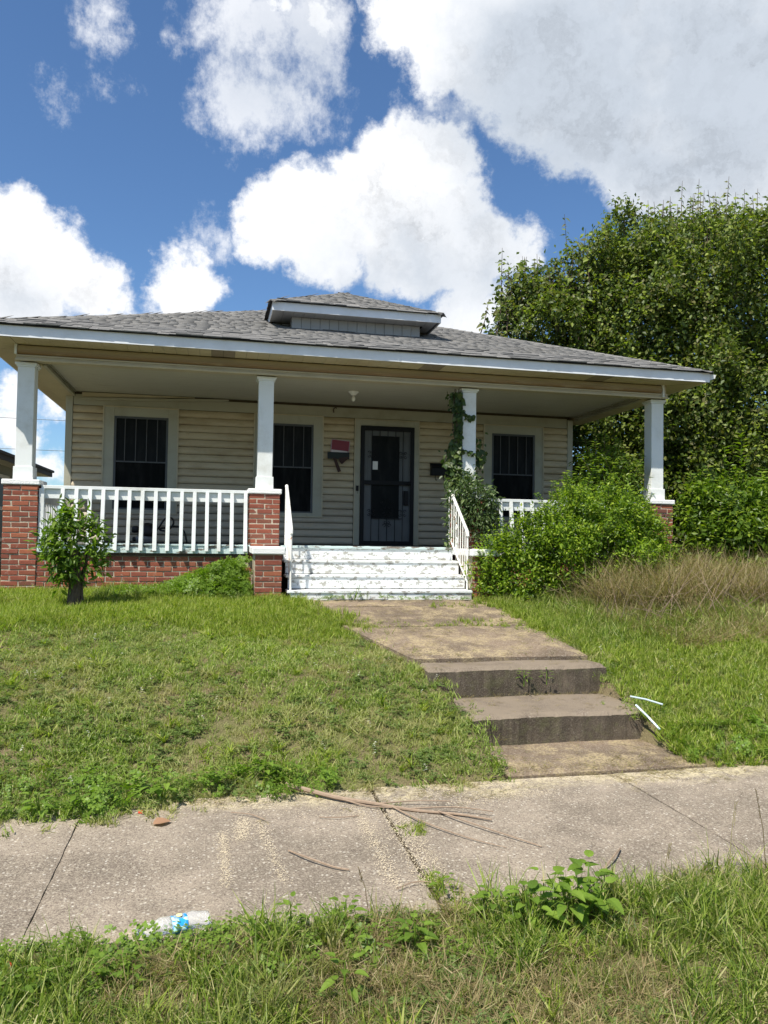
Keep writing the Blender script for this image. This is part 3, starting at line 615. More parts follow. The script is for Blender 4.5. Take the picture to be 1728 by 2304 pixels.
c2_=pier(X2,.70,-.16,left=True,right=False); post(X2,c2_,.703)
c3=pier(X3,.70,-.66,True); post(X3,c3,.703); c4=pier(X4,.70,-.66,True); post(X4,c4,.703)
hpart(MB().box(X2-.19,X2+.19,.02,.39,-.7,-.165),'pier_base','mortar',c2_)
# foundation between the piers
fd=hpart(MB().box(.20,2.875,.0235,.12,-.72,-.155),'foundation_wall','mortar')
nF=0
for i in range(7):
    z=-.19-i*CH; x=.21+(.1045 if i%2 else 0)
    if i%2: brick(BH,(.255,.065,z),fd)
    while x+.1<2.87: brick(BX,(x+.1,.065,z),fd); x+=.209
hpart(MB().box(.21,2.87,.0,.10,-.155,-.118),'sill_beam','dark_timber',fd)
fd2=hpart(MB().box(6.22,8.87,.0235,.12,-.72,-.155),'foundation_wall','mortar'); ls=[]
for i in range(7):
    z=-.19-i*CH; x=6.23+(.1045 if i%2 else 0)
    while x+.1<8.87: brick(BX,(x+.1,.065,z),None,ls); x+=.209
joinbricks(ls,'brickwork',fd2)
hpart(MB().box(.10,8.9,.35,2.4,-.70,-.16),'porch_base','dark_timber')
# porch floor with painted edge board
fl=hpart(MB().box(-.15,9.2,.03,DW_+.02,-.05,-.004),'porch_floor','deck_grey')
sub('edge_board','deck_edge',fl,.215,2.865,-.022,.028,-.117,-.012,.003); sub('edge_board','deck_edge',fl,6.225,8.865,-.022,.028,-.117,-.012,.003)
k=0; x=.22
while x<8.9:
    if not(2.86<x<3.3 or 5.75<x<6.22): sub('floor_board','deck_edge',fl,x,x+.076,-.036+rnd.uniform(-.006,.004),.029,-.0115,.006+rnd.uniform(-.002,.003))
    x+=.0785
# front steps
stp=hpart(MB().box(3.34,5.74,-.8,.0,-.70,-.58),'porch_steps','dark_timber')
RS=[(-.03,.0,-.175),(-.31,-.18,-.36),(-.59,-.365,-.54),(-.87,-.548,-.70)]
for i,(y,zt,zb) in enumerate(RS):
    sub('riser','peeling_white',stp,3.33+.01*i,5.74,y,y+.022,zb,zt-.034,.003)
    if i==0: sub('tread','deck_edge',stp,3.30,5.76,y-.016,.029,zt-.033,zt+.004,.006)
    else: sub('tread','peeling_white',stp,3.32,5.75,y-.014,RS[i-1][0]-.001,zt-.033,zt,.006)
sub('riser_repair','peeling_white',stp,3.9,4.6,-.884,-.871,-.66,-.60,.003)
# step pedestals
for (cx,zb,full) in ((3.083,-.72,True),(5.94,-.72,False)):
    pd=hpart(MB().box(cx-.159,cx+.159,-.865,-.02,zb,-.10),'step_pedestal','mortar'); lst=None if full else []
    for i in range(9):
        z=-.135-i*CH
        if i%2==0: brick(BW,(cx-.053,-.822,z),pd,lst); brick(BH,(cx+.1165,-.822,z),pd,lst)
        else: brick(BH,(cx-.1165,-.822,z),pd,lst); brick(BW,(cx+.053,-.822,z),pd,lst)
        for q in range(3): brick(BY,(cx+.1165,-.67+q*.209+(.05 if i%2 else 0),z),pd,lst)
    if lst: joinbricks(lst,'brickwork',pd)
    sub('pedestal_cap','cap_paint',pd,cx-.205,cx+.205,-.90,-.025,-.097,-.008,.012)

# wooden porch railings
def railing(name,x0,x1,xsb,label=None,zt=.735):
    r=hpart(MB().box(x0,x1,.045,.175,zt-.035,zt+.008),name,'white_paint',bevel=.004); r['_x']=1
    sub('lower_rail','white_paint',r,x0,x1,.075,.115,zt-.16,zt-.037,.003)
    for xb in xsb:
        b=sub('baluster','white_paint',r,xb-.024,xb+.024,.030,.070,-.085,zt-.037,.003)
        for v in b.data.vertices:
            if v.co.z<0: v.co.x+=rnd.uniform(-.006,.006); v.co.y-=.105
            else: v.co.y-=.0
    return r
railing('porch_railing',.235,2.855,[.497,.663,.83,.993,1.158,1.32,1.483,1.651,1.814,1.985,2.149,2.313,2.474,2.639,2.82])
hpart(MB().box(.212,.275,.03,.10,-.02,.70),'rail_post','white_paint',HOUSE,bevel=.003)
railing('porch_railing',6.23,8.86,[6.32+.165*i for i in range(16)],zt=.715)
sr=hpart(MB().box(-.07,.05,.42,DW_-.05,.69,.735),'side_railing','white_paint',bevel=.004); sub('lower_rail','white_paint',sr,-.03,.01,.42,DW_-.05,.56,.689)
for i in range(12): sub('baluster','white_paint',sr,-.04,-.002,.50+i*.165,.545+i*.165,-.06,.69)
sr2=hpart(MB().box(9.02,9.13,.42,DW_-.05,.69,.735),'side_railing','white_paint',bevel=.004)
for i in range(12): sub('baluster','white_paint',sr2,9.05,9.09,.50+i*.165,.545+i*.165,-.06,.69)
# iron handrails down the steps
def handrail(X,lean=0):
    y0,z0,y1,z1=0.0,.815,-.80,.215
    h=hpart(MB().tube([(X,y0,z0),(X,y0-.03,z0+.004),(X,y1,z1),(X,y1-.012,z1-.05)],.021,8),'handrail','rusty_white')
    MB().tube([(X,y1,z1-.01),(X,y1,-.66)],.014,6).obj('rail_post','rusty_white',h); MB().tube([(X,.02,.80),(X,.02,.01)],.013,6).obj('rail_post','rusty_white',h)
    MB().tube([(X,.02,.135),(X,-.05,.12),(X,y1,-.44)],.013,6).obj('bottom_bar','rusty_white',h)
    for i in range(1,8):
        u=i/8; y=y0+(y1-y0)*u
        MB().tube([(X,y,z0+(z1-z0)*u-.01),(X,y,.13+(-.44-.13)*u)],.008,5).obj('baluster','rusty_white',h)
    for cz,cy,s in ((.45,-.28,1),(.28,-.31,-1),(.10,-.33,1),(.0,-.30,-1)):
        pts=[(X,cy+.045*s*math.cos(a)*(1-a/9),cz+.06*math.sin(a)*(1-a/9)) for a in [k*.5 for k in range(14)]]
        MB().tube(pts,.006,5).obj('scroll','rusty_white',h)
handrail(3.365); handrail(5.70)

# windows
def window(x0,x1,px0,px1,z0=.462,z1=2.188,pz0=.53,pz1=2.035):
    wn=hpart(MB().box(px0-.02,px1+.02,DW_-.006,DW_-.001,pz0-.02,pz1+.02),'window','dark_glass')
    yf=DW_-.040
    sub('window_frame','trim_cream',wn,x0,px0-.002,yf,DW_-.001,z0,z1,.004); sub('window_frame','trim_cream',wn,px1+.002,x1,yf,DW_-.001,z0,z1,.004)
    sub('window_frame','trim_cream',wn,px0-.002,px1+.002,yf+.001,DW_-.001,pz1+.002,z1,.0); sub('window_frame','trim_cream',wn,px0-.002,px1+.002,yf+.001,DW_-.001,z0,pz0-.002)
    for a in ((x0-.008,x0+.012,z0-.006,z1+.008),(x1-.012,x1+.008,z0-.006,z1+.008)): sub('edge_trim','soffit',wn,a[0],a[1],yf-.012,yf-.0005,a[2],a[3])
    sub('edge_trim','soffit',wn,x0+.013,x1-.013,yf-.012,yf-.0005,z1-.012,z1+.008); sub('edge_trim','soffit',wn,x0+.013,x1-.013,yf-.012,yf-.0005,z0-.006,z0+.012)
    t_=.032
    sub('sash','sash_grey',wn,px0,px0+t_,yf+.006,DW_-.008,pz0,pz1); sub('sash','sash_grey',wn,px1-t_,px1,yf+.006,DW_-.008,pz0,pz1)
    sub('sash','sash_grey',wn,px0+t_,px1-t_,yf+.008,DW_-.008,pz1-t_,pz1); sub('sash','sash_grey',wn,px0+t_,px1-t_,yf+.008,DW_-.008,pz0,pz0+t_*.7); sub('meeting_rail','sash_grey',wn,px0+t_,px1-t_,yf+.010,DW_-.008,1.292,1.312)
    n=5
    for i in range(1,n): 
        xx=px0+(px1-px0)*i/n; MB().tube([(xx,yf+.012,1.30),(xx,yf+.012,pz1-.03)],.007,6).obj('security_bar','bar_grey',wn)
    # shade drawn behind the upper sash, drop of curtain below
    mb=MB(); m_=18
    vs=[(px0+.035+(px1-px0-.07)*i/m_,DW_-.0075-.002*(i%2),zz) for zz in (pz0+.03,1.285) for i in range(m_+1)]
    mb.add(vs,[(i,i+1,m_+2+i,m_+1+i) for i in range(m_)]).obj('curtain','screen_mesh',wn)
    return wn
window(.632,1.798,.800,1.640); window(3.030,4.195,3.19,4.03); window(7.092,8.238,7.25,8.075)

# front door behind an iron security door
dr_=hpart(MB().box(4.86,5.79,DW_-.012,DW_-.002,.0,2.06),'front_door','door_white')
sub('door_frame','trim_cream',dr_,4.742,4.846,DW_-.045,DW_-.001,0,2.175,.004); sub('door_frame','trim_cream',dr_,5.803,5.893,DW_-.045,DW_-.001,0,2.175,.004); sub('door_frame','trim_cream',dr_,4.847,5.802,DW_-.044,DW_-.001,2.068,2.175)
sub('edge_trim','soffit',dr_,4.735,4.752,DW_-.056,DW_-.0455,0,2.18); sub('edge_trim','soffit',dr_,5.884,5.90,DW_-.056,DW_-.0455,0,2.18); sub('edge_trim','soffit',dr_,4.753,5.883,DW_-.056,DW_-.0455,2.165,2.18)
sub('door_pane','dark_glass',dr_,5.055,5.545,DW_-.018,DW_-.0125,.47,1.90); sub('pane_bead','door_white',dr_,5.546,5.562,DW_-.022,DW_-.0125,.45,1.92); sub('pane_bead','door_white',dr_,5.04,5.054,DW_-.022,DW_-.0125,.45,1.92)
sub('pane_bead','door_white',dr_,5.055,5.545,DW_-.022,DW_-.0125,1.901,1.915); sub('pane_bead','door_white',dr_,5.055,5.545,DW_-.022,DW_-.0125,.452,.468)
sub('notice','paper',dr_,5.07,5.16,DW_-.021,DW_-.0185,1.31,1.455)
for gx_ in (4.94,4.98,5.6,5.64): sub('door_groove','sash_grey',dr_,gx_,gx_+.004,DW_-.0135,DW_-.0122,1.12,1.88)
sd=hpart(MB().box(4.85,4.915,DW_-.075,DW_-.047,.002,2.062),'security_door','black_metal',bevel=.003)
sub('door_rail','black_metal',sd,5.735,5.80,DW_-.075,DW_-.047,.002,2.062,.003); sub('door_rail','black_metal',sd,4.916,5.734,DW_-.074,DW_-.047,1.985,2.062); sub('door_rail','black_metal',sd,4.916,5.734,DW_-.074,DW_-.047,.002,.07); sub('door_rail','black_metal',sd,4.916,5.734,DW_-.074,DW_-.047,1.045,1.115)
for xb in (5.045,5.185,5.325,5.465,5.60):
    lo=.07; 
    if xb in(5.185,5.465): 
        for a,b in ((.07,.46),(1.87,1.985)): MB().tube([(xb,DW_-.062,a),(xb,DW_-.062,b)],.006,6).obj('bar','black_metal',sd)
    elif xb==5.325: 
        for a,b in ((.07,.46),(1.80,1.985)): MB().tube([(xb,DW_-.062,a),(xb,DW_-.062,b)],.006,6).obj('bar','black_metal',sd)
    else: MB().tube([(xb,DW_-.062,.07),(xb,DW_-.062,1.985)],.006,6).obj('bar','black_metal',sd)
MB().tube([(5.045,DW_-.062,.46),(5.60,DW_-.062,.46)],.006,6).obj('bar','black_metal',sd)
def scroll(cx,cz,r=.035,s=1,m='black_metal',p=sd,up=1):
    pts=[(cx+s*r*math.cos(a)*(1-a/8),DW_-.062,cz+up*r*math.sin(a)*(1-a/8)) for a in [k*.45 for k in range(14)]]; MB().tube(pts,.005,5).obj('scroll',m,p)
for zc in (1.57,.56):
    for xb in (5.045,5.60):
        for s in (-1,1):
            for u in (-1,1): scroll(xb+s*.038,zc+u*.03,.03,s,up=u)
for s in (-1,1): scroll(5.325+s*.04,.34,.035,s); scroll(5.325+s*.03,.40,.03,-s,up=-1)
for k in range(7):
    for s in (-1,1): scroll(5.325+s*(.03+.03*(k%3)),.52+k*.045,.022,s,up=(-1)**k)
sub('lock_box','black_metal',sd,5.625,5.70,DW_-.070,DW_-.02,.70,.95,.003); MB().lathe([(.018,0),(.018,.03),(.026,.035),(.026,.06),(.01,.065)],(5.70,DW_-.076,1.08),12,Matrix.Rotation(rad(90),3,'X')).obj('door_knob','black_metal',sd,smooth=True)
# small fittings fixed to the wall
db=part('doorbell','black_metal',4.775,4.82,DW_-.065,DW_-.0455,.93,1.02); MB().tube([(4.80,DW_-.055,.93),(4.80,DW_-.055,.88)],.003,5).obj('wire','black_metal',db)
MB().tube([(4.375,DW_-.02,2.27),(4.36,DW_-.05,2.30),(4.37,DW_-.07,2.335),(4.40,DW_-.07,2.345),(4.415,DW_-.06,2.335)],.009,6).obj('wall_hook','dark_wood',HOUSE)

# things that hang on or rest on the house
s_=thing('wall_sign',(4.49,DW_-.05,1.68),'dark red sign with pale strip, tilted on siding beside the barred front window','sign')
s_.rotation_euler=(0,rad(4.5),0)
MB().box(-.165,.165,-.006,.0,-.125,.115).obj('sign_frame','sign_edge',s_); MB().box(-.150,.150,-.010,-.0065,-.065,.105).obj('sign_face','red_sign',s_); MB().box(-.145,.13,-.010,-.0065,-.110,-.068).obj('sign_strip','sign_white',s_)
o_=thing('wall_ornament',(4.46,DW_-.055,1.53),'black plaque with dangling wooden strip hung under the red sign','ornament')
MB().box(-.19,.185,-.026,-.008,-.065,.05).obj('plaque','plaque',o_); 
MB().prism([(-.10,-.04),(-.045,-.055),(.045,-.275),(-.01,-.295)],-.036,-.027,'y').obj('wooden_strip','dark_wood',o_); MB().prism([(-.0,-.05),(.18,-.02),(.16,-.06),(.06,-.155),(.02,-.115)],-.0265,-.014,'y').obj('wooden_panel','dark_wood',o_)
m_=thing('mailbox',(6.265,DW_-.03,1.235),'black wall mailbox with two hooks beneath, between door and vine','mailbox')
bmx=MB().prism([(0,0),(-.09,0),(-.10,.14),(-.055,.20),(0,.205)],-.165,.165,'x').obj('body','black_metal',m_,bevel=.006); MB().prism([(.002,.206),(-.056,.2015),(-.108,.14),(-.108,.132),(-.118,.138),(-.062,.212),(.002,.216)],-.172,.172,'x').obj('lid','black_metal',m_)
for sx in (-.075,.075): MB().tube([(sx,-.03,0),(sx,-.03,-.06),(sx+.008,-.05,-.085),(sx+.016,-.07,-.08),(sx+.016,-.075,-.055)],.006,6).obj('hook','black_metal',m_)
l_=thing('porch_light',(4.49,1.22,2.405),'white porcelain lampholder with bare bulb on porch ceiling','light')
MB().lathe([(.085,0),(.085,-.012),(.062,-.03),(.045,-.045),(.04,-.06),(.02,-.061)][::-1],(0,0,0),18).obj('lampholder','porcelain',l_,smooth=True); MB().lathe([(.014,-.06),(.018,-.075),(.030,-.10),(.033,-.125),(.022,-.15),(.004,-.158)],(0,0,0),14).obj('bulb','porcelain',l_,smooth=True)
v_=thing('canister_vacuum',(1.42,1.25,-.002),'black canister vacuum with looped hose standing on porch behind railing','vacuum cleaner')
MB().lathe([(.02,0),(.13,.01),(.14,.08),(.13,.10)],(0,0,0),16).obj('base','vac_grey',v_,smooth=True); MB().lathe([(.13,.101),(.135,.16),(.12,.24),(.07,.29),(.02,.30)],(.03,0,0),16).obj('tank','rubber',v_,smooth=True)
MB().lathe([(.02,-.06),(.055,-.05),(.055,.03),(.02,.04)],(-.13,-.03,.21),12).obj('motor_cap','rubber',v_,smooth=True); MB().lathe([(.03,-.03),(.035,.0),(.03,.03)],(-.14,-.03,.06),10,Matrix.Rotation(rad(90),3,'Y')).obj('wheel','rubber',v_)
hp=[(.14,0,.18),(.20,-.02,.24),(.26,-.03,.34),(.33,-.03,.385),(.39,-.03,.36),(.40,-.03,.29),(.34,-.02,.21),(.26,-.0,.185),(.20,.02,.21),(.30,.03,.235),(.42,.03,.255),(.50,.02,.24),(.56,.0,.17),(.585,-.01,.08),(.60,-.02,.02)]
def smooth_pts(p,k=4):
    p=[Vector(q) for q in p]; out=[]
    for i in range(len(p)-1):
        a,b,c,d=p[max(i-1,0)],p[i],p[i+1],p[min(i+2,len(p)-1)]
        for j in range(k):
            u=j/k; out.append(.5*((2*b)+(c-a)*u+(2*a-5*b+4*c-d)*u*u+(3*b-a-3*c+d)*u**3))
    return out+[p[-1]]
MB().tube(smooth_pts(hp),.014,8).obj('hose','rubber',v_,smooth=True)

# ------------------------------------------------ neighbouring house and wires
nh=thing('neighbour_house',(-6,8,-.9),'low grey green house with dark roof beyond the porch corner','house',world=True)
NW=hpart(MB().box(-9,-2.35,2.5,11.6,-1.5,1.70),'wall','neighbour_wall',nh)
mb=MB()
for i in range(24): mb.prism([(-2.349,-1.4+i*.12),(-2.325,-1.4+i*.12),(-2.349,-1.29+i*.12)],2.5,11.6,'y')
mb.obj('siding_courses','neighbour_wall',NW); tag(NW.children[-1],kind='stuff')
hpart(MB().box(-9,-2.00,2.2,11.95,1.66,1.70),'soffit','neighbour_trim',nh)
hpart(MB().box(-2.0,-1.98,2.2,11.95,1.66,1.78),'fascia','neighbour_roof',nh); hpart(MB().box(-9,-2.0,11.955,11.97,1.66,1.78),'fascia','neighbour_roof',nh)
rf_=hpart(MB().add([(-1.95,2.1,1.78),(-1.95,12.05,1.78),(-9.3,2.1,1.78),(-9.3,12.05,1.78),(-5.6,4.5,2.75),(-5.6,9.5,2.75),(-1.95,2.1,1.84),(-1.95,12.05,1.84)],[(0,1,7,6),(6,7,5,4),(2,0,6,4),(3,2,4,5),(1,3,5,7),(0,2,3,1)]),'roof','neighbour_roof',nh)
for y in (3.6,7.4):
    wn=hpart(MB().box(-2.33,-2.30,y,y+1.3,.0,1.35),'window','dark_glass',nh)
    for a in ((y-.08,y+.0,-.08,1.43),(y+1.3,y+1.38,-.08,1.43)): hpart(MB().box(-2.345,-2.285,*a),'window_frame','neighbour_trim',wn)
    hpart(MB().box(-2.345,-2.286,y,y+1.3,.62,.70),'window_frame','neighbour_trim',wn); hpart(MB().box(-2.345,-2.286,y,y+1.3,1.35,1.43),'window_frame','neighbour_trim',wn); hpart(MB().box(-2.345,-2.286,y,y+1.3,-.08,0),'window_frame','neighbour_trim',wn)
for k,(za,zb,lab) in enumerate(((4.36,4.42,'thin dark utility wire crossing the sky beyond the porch, the upper one'),(3.2,3.3,'thin dark utility wire crossing the sky beyond the porch, the lower one'))):
    u_=MB().tube([(-16+i*2.4,20,za+(zb-za)*i/14+.25*((i-7)/7)**2-.05) for i in range(15)],.009,5).obj('utility_wire','rubber'); tag(u_,lab,'wire','utility wires beyond the porch')

# ------------------------------------------------ foliage
def blob_leaves(blobs,density,base,size,up=.35,outw=.6,droop=.3,shell=(.70,1.08),clump=.18,nclump=9,front=True):
    """leaves gathered in clumps over the shells of the blobs -> P,R,S"""
    PP=[];NN=[]
    for (x,y,z,r) in blobs:
        n=int(4*math.pi*r*r*density/nclump); d=unit(n)
        if front: d=d[(d[:,1]<.45)|(npr.rand(len(d))<.25)]
        c=np.array((x,y,z))+d*(r*npr.uniform(shell[0],shell[1],len(d)))[:,None]
        # leave out clumps buried in other blobs
        keep=np.ones(len(c),bool)
        for (a,b,e,q) in blobs:
            if (a,b,e,q)==(x,y,z,r): continue
            keep&=~((np.linalg.norm(c-np.array((a,b,e)),axis=1)<q*.68)&(npr.rand(len(c))<.85))
        c=c[keep]; d=d[keep]
        p=np.repeat(c,nclump,0)+npr.normal(size=(len(c)*nclump,3))*clump; PP.append(p); NN.append(np.repeat(d,nclump,0))
    P=np.concatenate(PP); N=np.concatenate(NN); n=len(P)
    nr=unit(n)*.75+N*outw+np.array((0,0,up+.3)); ax=unit(n)+N*.6+np.array((0,0,-droop)); nr/=np.linalg.norm(nr,axis=1,keepdims=True)
    return P,basis(ax,nr),npr.uniform(.7,1.25,n)*size
def crown(name,parent,P,R,S,base,m,leaf_me=None,nparts=0):
    """largest-looking leaves become parts, the rest one stuff mesh"""
    n=len(P); rn=npr.rand(n)
    if nparts:
        d=np.linalg.norm(P-np.array(CAMPOS),axis=1)/S; vis=cull(P,0); d=np.where(vis,d,1e9); idx=np.argsort(d)[:nparts]; msk=np.ones(n,bool); msk[idx]=False
        for i in idx:
            o=bpy.data.objects.new('leaf',leaf_me); COL.objects.link(o); o.parent=parent
            M=Matrix([[*(R[i][r_]*S[i]),P[i][r_]] for r_ in range(3)]+[[0,0,0,1]]); off=parent.get('_off')
            o.matrix_local=M
            if off: o.location=Vector(P[i])-Vector(off)
        P,R,S,rn=P[msk],R[msk],S[msk],rn[msk]
    V_,F_,A_=merged(base[0],base[1],P,R,S,rn); o=link(name,fastmesh(name,V_,F_,m,A_),parent); tag(o,kind='stuff'); return o
def satellites(blobs,n,f0,f1,seed=1,amp=1.0,up=.3):
    r=random.Random(seed); out=list(blobs)
    for i in range(n):
        x,y,z,q=r.choice(blobs); d=Vector((r.gauss(0,1),-abs(r.gauss(0,.8)),r.gauss(0,1)+up)).normalized(); f=r.uniform(f0,f1); out.append((x+d.x*q*amp,y+d.y*q*amp,z+d.z*q*amp,q*f))
    return out
# big tree beside the house
TR=thing('mulberry_tree',(13.2,6.2,-.6),'huge dense green tree rising beside the porch, taller than the roof','tree',world=True)
TB=[(9.25,5.0,4.9,.85),(8.65,5.0,4.65,.5),(9.0,5,5.35,.6),(10.1,5,5.2,1.0),(11.0,5,5.75,1.05),(12.1,5.2,6.4,1.15),(13.6,5.5,6.6,1.4),(15.4,5.5,6.6,1.55),(17,5.5,6.3,1.5),(10.4,4.8,4.3,1.0),(11.4,4.4,4.8,1.4),(12.8,4.2,5.2,1.6),(14.4,4.2,5.3,1.7),(16,4.5,5.2,1.6),
    (10.9,4.2,2.9,1.1),(12,3.8,2.7,1.4),(13.5,3.6,2.9,1.6),(15,3.8,3,1.7),(16.6,4,3,1.5),(10.9,4,1.0,1.1),(12,3.6,.7,1.3),(13.5,3.4,.8,1.5),(15,3.6,.9,1.5),(11.6,6.6,4,1.6),(13,6.6,3,1.8),(11.2,6.4,2,1.5),(10.6,7.6,1,1.6),(10.4,8,2.6,1.4),(12.4,6.6,5.6,1.8),(14.2,6.8,4.8,2.0),(14,6.6,2,1.8),(15.8,6.8,3.4,2),(16,6.4,1,1.7),(12.4,6.4,1,1.7)]
P,R,S=blob_leaves(satellites([(a,b,c,q*.90) for a,b,c,q in TB],190,.13,.34,4,1.30,.6),370,LEAF2,.105,clump=.11,nclump=11,shell=(.5,1.10))
# keep the crown clear of the house and its roof
k=~((P[:,0]<9.75)&(P[:,2]<2.72+.40*np.minimum(9.65-P[:,0],P[:,1]+.4)+.12))&~((P[:,0]<9.15)&(P[:,2]<2.7)); P,R,S=P[k],R[k],S[k]
# upright whippy shoots over the crown with leaves in two ranks
SH=[(8.395,5,6.352,1.2),(8.914,5,6.205,.7),(9.15,5,5.95,.5),(9.438,5,6.155,.5),(9.853,5,7.25,1.5),(10.371,5,6.98,1.0),(10.15,5,6.3,.5),(11.21,5,7.45,1.0),(11.58,5,7.5,.9),(11.0,5,6.95,.6),(11.99,5,7.65,.8),(12.48,5,7.95,.9),(12.79,5,8.35,1.2),(13.23,5,8.45,1.2),(13.0,5,7.95,.7),(13.6,5,8.1,.8),(14.02,5,8.6,1.4),(14.2,5,8.25,.8),(14.435,5,8.35,.8),(14.797,5,8.4,.9),(15.22,5,8.6,1.1),(15.6,5,8.3,.9),(8.1,5,5.2,.4)]
rs=random.Random(5)
for (x,y,z,q) in TB[:13]+TB[:9]+TB[2:10]:
    for _ in range(6):
        a=rs.uniform(-.95,.95); SH.append((x+q*a,y-q*rs.uniform(.1,.6),z+q*math.sqrt(1-a*a*.9)*.92+rs.uniform(-.1,.35),rs.uniform(.3,.8)))
sp=[];sa=[];sn=[];twigs=MB()
for (x,y,zt,L) in SH:
    lean=rnd.uniform(-.12,.12); top=Vector((x,y,zt+.12)); base_=Vector((x-lean*2,y,zt-L-.4)); twigs.tube([base_,(base_+top)/2+Vector((lean*.3,0,0)),top],[.016,.010,.004],5)
    n=int((L+.4)/.11)
    for i in range(n):
        u=i/n; q=base_.lerp(top,u); sgn=1 if i%2 else -1; th=rnd.uniform(-.5,.5)
        for s2 in (sgn,-sgn):
            sp.append((q.x+rnd.uniform(-.02,.02),q.y,q.z+rnd.uniform(-.05,.05))); sa.append((s2*math.cos(th)*rnd.uniform(.5,1),math.sin(th)*.9,.0-.65*(1-u)+rnd.uniform(-.6,.4))); sn.append((s2*.35+rnd.uniform(-.3,.3),-.9,.55+rnd.uniform(-.3,.3)))
tag(twigs.obj('shoots','bark',TR),kind='stuff')
lf=leafmesh('leaf','tree_leaf',.36,.10,.35,True)
sp,sa,sn=np.array(sp),np.array(sa),np.array(sn); crown('shoot_leaves',TR,sp,basis(sa,sn),npr.uniform(.075,.175,len(sp)),LEAF2,'tree_leaf',lf,290)
crown('crown',TR,P,R,S,LEAF2,'tree_leaf')
tb=MB(); tb.tube([(13.2,6.2,-.8),(13.25,6.15,.6),(13.1,6.1,2.0)],[.30,.24,.21],12)
for (x,y,z,r) in TB:
    if z>2: 
        m0=Vector((13.1,6.1,1.9)); e=Vector((x,y,z)); tb.tube([m0,m0.lerp(e,.4)+Vector((0,0,.35)),m0.lerp(e,.75)+Vector((rnd.uniform(-.2,.2),0,.2)),e+Vector((0,0,r*.5))],[.12,.075,.045,.015],6)
tb.obj('trunk','bark',TR)

# overgrown hedge bush in front of the porch
def bush(name,blobs,label,cat,density,base,size,m,clump=.07,nclump=12,stems=8,group=None,zg=-.66,up=.35,droop=.0):
    c=np.mean([b[:2] for b in blobs],0); root=thing(name,(float(c[0]),float(c[1]),zg),label,cat,group,world=True)
    P,R,S=blob_leaves(satellites([(a_,b_,c_,q_*.88) for a_,b_,c_,q_ in blobs],len(blobs)*9,.13,.36,len(blobs),1.22,.6),density*.62,base,size,clump=clump,nclump=nclump,up=up,droop=droop,shell=(.55,1.10))
    k=P[:,2]>H(P[:,0],P[:,1],True)+.01; P,R,S=P[k],R[k],S[k]
    crown('foliage',root,P,R,S,base,m); tb=MB(); r2=random.Random(len(blobs)); SP=[];SA=[];SN=[]
    for i in range(len(blobs)*5):
        x,y,z,q=r2.choice(blobs); a=r2.uniform(-1,1); e0=Vector((x+q*a*.7,y-q*r2.uniform(0,.7),z+q*.5)); d=Vector((a*.5+r2.gauss(0,.2),-.25+r2.gauss(0,.2),1)).normalized(); L=r2.uniform(.25,.55)*(q/.45)**.5; e1=e0+d*L
        tb.tube([e0,e0.lerp(e1,.5)+Vector((0,0,.01)),e1],[.004,.003,.0015],4); n_=int(L/(size*.42))
        for j in range(n_):
            for sg in (1,-1): u=(j+1)/n_; SP.append(tuple(e0.lerp(e1,u))); SA.append((sg*1.0+r2.gauss(0,.2),r2.gauss(0,.5),.35)); SN.append((r2.gauss(0,.3),-.5,.8))
    crown('young_shoots',root,np.array(SP),basis(np.array(SA),np.array(SN)),npr.uniform(.8,1.25,len(SP))*size,base,m)
    for i in range(stems):
        b=rnd.choice(blobs); q=Vector((c[0]+rnd.uniform(-.3,.3),c[1]+rnd.uniform(-.1,.2),float(H(c[0],c[1]))-.05)); e=Vector(b[:3]); tb.tube([q,q.lerp(e,.5)+Vector((0,0,.08)),e+Vector((rnd.uniform(-.1,.1),-b[3]*.3,b[3]*.6))],[.018,.012,.005],5)
    tag(tb.obj('stems','bark',root),kind='stuff'); return root
bush('overgrown_bush',[(6.15,-.75,-.18,.34),(6.55,-.85,-.02,.40),(7.0,-.85,.20,.46),(7.5,-.8,.36,.46),(7.95,-.7,.26,.46),(8.25,-.65,.05,.40),(6.5,-.9,-.35,.42),(7.1,-1.0,-.25,.50),(7.7,-.95,-.2,.50),(8.2,-.85,-.3,.42),(7.4,-.5,.62,.28),(6.0,-.8,-.4,.26),(8.35,-.5,.40,.24)],
    'broad bright green bush spilling over the porch railing next to the steps','bush',3300,SLIM3,.054,'hedge_leaf',clump=.05,nclump=12)
bush('tall_weed_bush',[(7.75,.15,.80,.30),(8.1,.2,1.0,.32),(8.45,.15,.95,.30),(8.0,.2,1.25,.22),(8.3,.25,1.40,.18)],'tall leafy sucker growing up inside the porch rail beside the corner post','bush',700,SLIM2,.085,'thicket_leaf',clump=.06,nclump=10)
bush('thicket',[(9.9,.1,.55,.42),(10.2,.3,.72,.42),(10.7,.3,.62,.45),(11.3,.4,.70,.45),(9.85,-.1,.05,.42),(10.3,-.1,.15,.55),(11.0,-.1,.15,.55),(11.7,.1,.3,.6),(10.0,-.3,-.35,.40),(10.7,-.4,-.3,.5),(11.5,-.3,-.3,.5),(9.75,.2,.72,.25),(12.3,.2,.65,.55),(12.3,-.2,-.1,.6)],
    'leafy green thicket growing beyond the corner brick pier','bush',950,SLIM3,.10,'thicket_leaf',clump=.08,nclump=9,stems=14)
